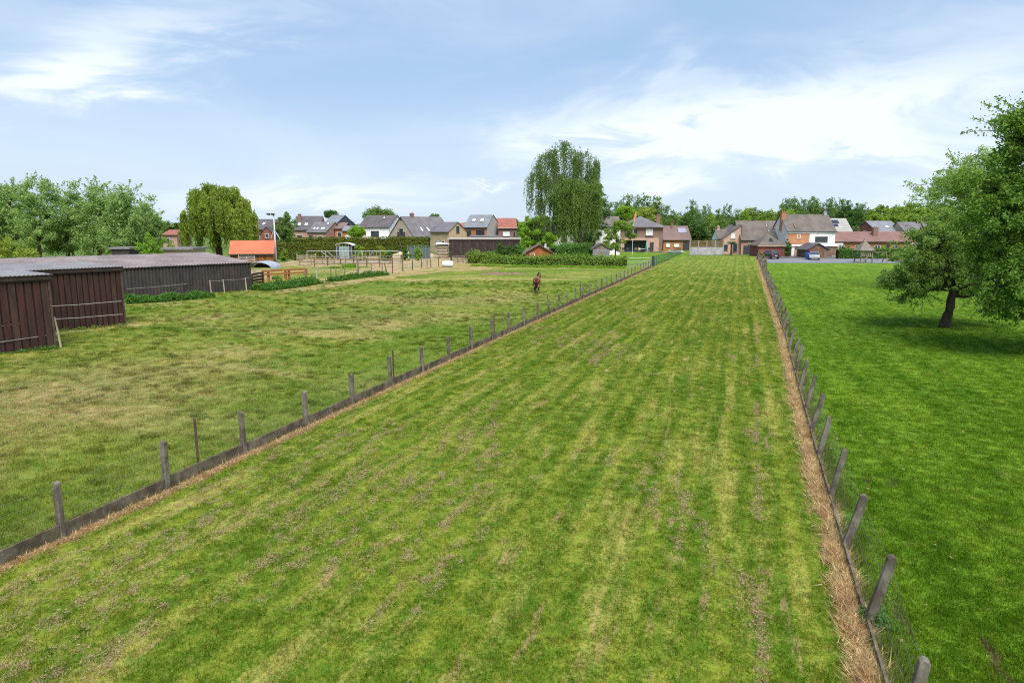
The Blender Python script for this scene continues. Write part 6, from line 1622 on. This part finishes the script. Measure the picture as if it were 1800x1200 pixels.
def flag():
    D = 150; p = at(1112, D); root = empty('flag_pole', p, 'slim pole with orange and white beach flag above the garden', 'flag'); z = Z(373, D)
    MB().tube([(0, 0, 0), (0, 0, z * .6), (.5, 0, z)], [.04, .035, .02], 6).build('pole', m_whitep, root)
    V = [(.45, 0, z), (.55, 0, z - .6), (.35, 0, z - 1.6), (-.1, 0, z - 2.6), (-.05, .0, z - 1.4), (.25, 0, z - .5)]
    V2 = [(x, y + .03, zz_) for x, y, zz_ in V]
    MB().add(V + V2, [(0, 1, 2, 3, 4, 5), (11, 10, 9, 8, 7, 6)] + [(i, i + 6, (i + 1) % 6 + 6, (i + 1) % 6) for i in range(6)]).build('cloth', mat('orange_cloth', (.70, .17, .06), (.6, .15, .05), 2, .8, .1, fine=False), root)
    MB().add([(.5, -.01, z), (.62, -.01, z - .6), (.55, -.01, z - 1.5), (.56, -.01, z - .6)] + [(.5, .04, z), (.62, .04, z - .6), (.55, .04, z - 1.5), (.56, .04, z - .6)], [(0, 1, 2, 3), (7, 6, 5, 4), (0, 4, 5, 1), (1, 5, 6, 2), (2, 6, 7, 3), (3, 7, 4, 0)]).build('stripe', m_whitep, root)
flag()
# play tower with swing
def tower():
    p = G(1517, 461.5); D = p.y; root = empty('play_tower', p, 'wooden play tower with tall pointed roof and swing beam on the lawn edge', 'play tower')
    z1 = Z(440, D); z2 = Z(427, D); z3 = Z(418, D); w = 1.05
    for sx_ in (-w, w):
        for sy in (-w, w): MB().beam((sx_ * .92, sy, 0), (sx_ * .88, sy * .9, z1), .15).build('leg', m_wood_grey, root)
    V = [(-1.3, -1.3, z1), (1.3, -1.3, z1), (1.3, 1.3, z1), (-1.3, 1.3, z1), (-.35, -.35, z2), (.35, -.35, z2), (.35, .35, z2), (-.35, .35, z2)]
    MB().add(V, [(3, 2, 1, 0), (4, 5, 6, 7), (0, 1, 5, 4), (1, 2, 6, 5), (2, 3, 7, 6), (3, 0, 4, 7)]).build('roof', m_troof, root)
    MB().add([(-.35, -.35, z2 + .003), (.35, -.35, z2 + .003), (.35, .35, z2 + .003), (-.35, .35, z2 + .003), (0, 0, z3)], [(0, 1, 4), (1, 2, 4), (2, 3, 4), (3, 0, 4), (3, 2, 1, 0)]).build('spire', m_troof, root)
    MB().box(-1, 1, -1, 1, 1.05, 1.13).build('platform', m_wood_grey, root)
    for i in range(7):
        x = -.95 + i * .32; MB().box(x - .05, x + .05, -1.0, -.96, 1.13, 1.85).build('baluster', m_wood_pale, root)
    MB().beam((-1, -1, 1.9), (1, -1, 1.9), .08).build('handrail', m_wood_pale, root)
    MB().beam((-.9, -1.4, .0), (.2, -1.0, 1.1), .30, .05).build('slide', m_wood_grey, root)
    e = X(1556, D) - p.x; zb = Z(443, D)
    MB().beam((.9, -.6, zb), (e, -.6, zb), .11).build('swing_beam', m_wood_grey, root)
    for sy in (-1.4, .2): MB().beam((e, -.6, zb), (e - .15, sy, 0), .12).build('leg', m_wood_grey, root)
    for x in (2.0,):
        mb = MB(); 
        for dx in (-.22, .22): mb.tube([(x + dx, -.6, zb), (x + dx, -.6, .5)], .012, 4)
        mb.build('rope', m_wire, root); MB().box(x - .27, x + .27, -.72, -.48, .46, .50).build('swing_seat', m_dframe, root)
m_troof = mat('grey_board_roof', (.23, .20, .165), (.165, .14, .12), 2.5, .9, .15)
tower()
# straggly shrub over the far end of the right fence
bush('fence_shrub', 'dry grey-brown creeper smothering the far end of the leaning fence', 1338, 442, 462, 128, 6, leaf_mat('dry_leaves', (.12, .10, .05), (.25, .21, .13)), 190, 3500, .12, sub=.2)
bush('fence_shrub', 'dry creeper hanging on the leaning fence just before its end', 1346, 455, 472, 104, 5, leaf_mat('dry_leaves', (.12, .10, .05), (.25, .21, .13)), 191, 2500, .10, sub=.2)
# blue bin
def bin_():
    p = G(1421, 456.0); root = empty('wheelie_bin', (p.x, p.y, .024), 'blue wheeled bin standing left of the silver car', 'bin')
    MB().add([(-.38, -.4, .08), (.38, -.4, .08), (.38, .4, .08), (-.38, .4, .08), (-.46, -.5, 1.15), (.46, -.5, 1.15), (.46, .5, 1.15), (-.46, .5, 1.15)], [(3, 2, 1, 0), (4, 5, 6, 7), (0, 1, 5, 4), (1, 2, 6, 5), (2, 3, 7, 6), (3, 0, 4, 7)]).build('body', m_bluep, root)
    MB().prism([(-.5, 1.16), (.5, 1.16), (.45, 1.26), (-.45, 1.26)], -.55, .55).build('lid', m_bluep, root)
    for sx_ in (-.4, .4): MB().tube([(sx_ - .04, .42, .1), (sx_ + .04, .42, .1)], .1, 10).build('wheel', m_dframe, root)
bin_()
# cars
def carpaint(nm, c):
    m, nt, out = new_mat(nm); p = principled(nt, out, c, .3, .5, .3); p.inputs['Coat Weight'].default_value = .6; return m
m_tyre = mat('tyre', (.02, .02, .02), (.015, .015, .015), 5, .9, .1, fine=False)
m_rim = mat('rim', (.35, .35, .36), (.25, .25, .26), 5, .4, .5, .6, fine=False)
def _em(nm, c):
    m, nt, out = new_mat(nm); principled(nt, out, c, .25, .6); return m
m_lampr = _em('tail_lamp', (.45, .02, .015)); m_plate = _em('plate', (.65, .65, .6)); m_lampw = _em('head_lamp', (.7, .72, .75))
def car(name, label, loc, yaw, paint, hatch=False):
    root = empty(name, loc, label, 'car', yaw)
    # side outline (y forward = rear to front), lofted across the width with tumblehome
    low = [(-2.15, .30), (-2.2, .55), (-2.15, .88), (-1.55, .98), (1.0, .95), (1.95, .78), (2.2, .58), (2.2, .30)]
    top = [(-1.95, .90), (-1.25 if not hatch else -1.7, 1.38), (-.2, 1.46), (.55, 1.38), (1.25, .93)]
    V = []; F = []; st = [(-.80, .82), (-.88, 1), (-.6, 1.02), (.6, 1.02), (.88, 1), (.80, .82)]
    mb = MB(); n = len(low)
    secs = [(-.88, .0), (-.83, .04), (-.6, .07), (0, .09), (.6, .07), (.83, .04), (.88, .0)]
    for x, up in secs:
        for y, z in low: V.append((x, y * (1 - .03 * (abs(x) / .88) ** 3), z + (up if z > .6 else 0)))
    for i in range(len(secs) - 1):
        for j in range(n): F.append((i * n + j, i * n + (j + 1) % n, (i + 1) * n + (j + 1) % n, (i + 1) * n + j))
    F.append(tuple(range(n))[::-1]); F.append(tuple(range(6 * n, 7 * n)))
    o = mb.add(V, F).build('body', paint, root, smooth=False); fix_normals(o)
    V = []; F = []; m = len(top); secs = [(-.78, .60), (-.62, 1.0), (.62, 1.0), (.78, .60)]
    V = []
    for s_ in (-1, 1):
        for y, z in top: xw = .80 if z < 1.1 else .60; V.append((s_ * xw, y, z))
    F = [(j, j + 1, m + j + 1, m + j) for j in range(m - 1)] + [tuple(range(m)), tuple(range(2 * m - 1, m - 1, -1))]
    g = MB().add(V, F).build('windows', m_glass, root); fix_normals(g)
    rf = MB(); yz = [top[1], top[2], top[3]]
    V = [(s_ * .61, y, z + .012) for s_ in (-1, 1) for y, z in yz] + [(s_ * .61, y, z - .03) for s_ in (-1, 1) for y, z in yz]
    rf.add(V, [(0, 1, 4, 3), (1, 2, 5, 4), (6, 9, 10, 7), (7, 10, 11, 8), (0, 6, 7, 1), (1, 7, 8, 2), (3, 4, 10, 9), (4, 5, 11, 10), (0, 3, 9, 6), (2, 8, 11, 5)]); r_ = rf.build('roof', paint, root); fix_normals(r_)
    pl = MB()
    for s_ in (-1, 1):
        for (ya, za), (yb, zb) in zip(top, top[1:]):
            xa = .81 if za < 1.1 else .61; xb = .81 if zb < 1.1 else .61; pl.beam((s_ * xa, ya, za), (s_ * xb, yb, zb), .06)
        pl.beam((s_ * .72, -.1, .95), (s_ * .61, -.25, 1.45), .05)
    pl.build('pillars', paint, root)
    for s_ in (-1, 1):
        for y in (-1.35, 1.35):
            w = MB(); w.tube([(s_ * .68, y, .32), (s_ * .90, y, .32)], .32, 16); t_ = w.build('wheel', m_tyre, root, smooth=False)
            w = MB(); w.tube([(s_ * .895, y, .32), (s_ * .915, y, .32)], .20, 12); w.build('rim', m_rim, t_)
        l = MB(); l.box(s_ * .66 - .17, s_ * .66 + .17, -2.225, -2.16, .66, .84); l.build('tail_light', m_lampr, root)
        l = MB(); l.box(s_ * .66 - .17, s_ * .66 + .17, 2.14, 2.21, .56, .70); l.build('headlight', m_lampw, root)
        l = MB(); l.box(s_ * .98 - .08, s_ * .98 + .08, .75, .9, .95, 1.08); l.build('mirror', paint, root)
    l = MB(); l.box(-.26, .26, -2.235, -2.205, .60, .70); l.build('number_plate', m_plate, root)
    l = MB(); l.box(-.85, .85, -2.26, -2.1, .32, .52); l.build('bumper', m_dframe, root)
    return root
p = G(1361, 455.6); car('black_car', 'black car parked rear-on by the pyramid-roofed outbuilding', (p.x, p.y + 2, .024), R(6), carpaint('black_paint', (.015, .015, .02)))
p = G(1437, 457.0); car('silver_car', 'silver-grey car parked at an angle before the gabled garage', (p.x, p.y + 1.5, .024), R(158), carpaint('silver_paint', (.30, .31, .33)), True)
p = G(1449, 455.0); car('red_car', 'small red car mostly hidden behind the silver car', (p.x - .5, p.y + 4.2, .024), R(170), carpaint('red_paint', (.40, .02, .02)), True)
# ------------------------------------------------------------------ horse, seen from behind
def horse():
    p = G(943.5, 515.5); root = empty('horse', (p.x, p.y, past_h(p.x, p.y)), 'brown horse with black tail and legs standing in the pasture', 'horse', R(-5))
    m, nt, out = new_mat('horse_coat')
    tcn = nt.new('ShaderNodeTexCoord'); s = nt.new('ShaderNodeSeparateXYZ'); nt.l.new(tcn.outputs['Object'], s.inputs[0])
    f = nt.ramp(s.outputs[2], .50, .74); n_ = nt.noise(tcn.outputs['Object'], 4, 3)
    c = nt.mix(nt.ramp(n_, .3, .7), (.16, .055, .028), (.22, .075, .035)); c = nt.mix(f, (.03, .02, .018), c)
    w = nt.math('MULTIPLY', nt.ramp(s.outputs[2], .28, .20), nt.ramp(s.outputs[2], .06, .10)); c = nt.mix(nt.math('MULTIPLY', w, .5), c, (.35, .33, .30))
    principled(nt, out, c, .55, .35)
    V = []; E = []; Rr = []
    def v(x, y, z, r, par=None, ry=None):
        V.append((x, y, z)); Rr.append((r, ry or r)); i = len(V) - 1
        if par is not None: E.append((par, i))
        return i
    pel = v(0, -.55, 1.22, .30); ru = v(0, -.80, 1.18, .26, pel); belly = v(0, -.1, 1.10, .34, pel); ches = v(0, .45, 1.14, .32, belly); sh = v(0, .72, 1.22, .25, ches)
    n1 = v(0.06, .98, 1.36, .17, sh); n2 = v(.12, 1.22, 1.50, .13, n1); hd = v(.15, 1.36, 1.56, .12, n2); mz = v(.20, 1.56, 1.36, .09, hd); ns = v(.23, 1.68, 1.22, .07, mz)
    for s_ in (-1, 1):
        th = v(s_ * .17, -.68, 1.02, .20, pel); st_ = v(s_ * .19, -.52, .80, .13, th); hk = v(s_ * .18, -.80, .56, .07, st_); sk = v(s_ * .18, -.76, .30, .048, hk); ft = v(s_ * .18, -.73, .14, .055, sk); hf = v(s_ * .18, -.68, .04, .065, ft)
        fs = v(s_ * .16, .58, .98, .14, ches); kn = v(s_ * .16, .60, .52, .065, fs); cn = v(s_ * .16, .59, .28, .045, kn); f2 = v(s_ * .16, .62, .14, .052, cn); v(s_ * .16, .65, .04, .062, f2)
    me = bpy.data.meshes.new('body'); me.from_pydata(V, E, []); o = bpy.data.objects.new('body', me); COL.objects.link(o); o.parent = root
    md = o.modifiers.new('skin', 'SKIN'); 
    for i, d in enumerate(me.skin_vertices[0].data if me.skin_vertices else []): d.radius = Rr[i]
    if not me.skin_vertices:
        bpy.context.view_layer.objects.active = o
    return root, o, Rr, m
root, o, Rr, m_horse = horse()
if not o.data.skin_vertices:
    import bmesh
    bm = bmesh.new(); bm.from_mesh(o.data); ly = bm.verts.layers.skin.verify()
    for i, vv in enumerate(bm.verts): vv[ly].radius = Rr[i]; vv[ly].use_root = (i == 0)
    bm.to_mesh(o.data); bm.free()
else: o.data.skin_vertices[0].data[0].use_root = True
md = o.modifiers.new('smooth', 'SUBSURF'); md.levels = 2; md.render_levels = 2
dg = bpy.context.evaluated_depsgraph_get(); me2 = bpy.data.meshes.new_from_object(o.evaluated_get(dg)); o.modifiers.clear(); o.data = me2; me2.materials.clear(); me2.materials.append(m_horse)
me2.polygons.foreach_set('use_smooth', [True] * len(me2.polygons))
m_hair = mat('horse_hair', (.012, .010, .010), (.02, .016, .015), 8, .7, .2, fine=False)
MB().tube([(0, -1.02, 1.32), (.0, -1.14, 1.18), (.01, -1.13, .9), (.02, -1.08, .62), (.02, -1.06, .5)], [.05, .08, .11, .09, .02], 8).build('tail', m_hair, root, smooth=True)
MB().tube([(0, .62, 1.48), (.05, .86, 1.56), (.10, 1.08, 1.66), (.13, 1.28, 1.72)], [.03, .07, .07, .05], 6).build('mane', m_hair, root, smooth=True)
for s_ in (-1, 1): MB().tube([(.15 + s_ * .07, 1.31, 1.66), (.15 + s_ * .085, 1.30, 1.80)], [.04, .008], 6).build('ear', m_hair, root)
for s_ in (-1, 1): MB().tube([(.17 + s_ * .095, 1.44, 1.52), (.17 + s_ * .108, 1.445, 1.52)], [.022, .012], 6).build('eye', m_hair, root)
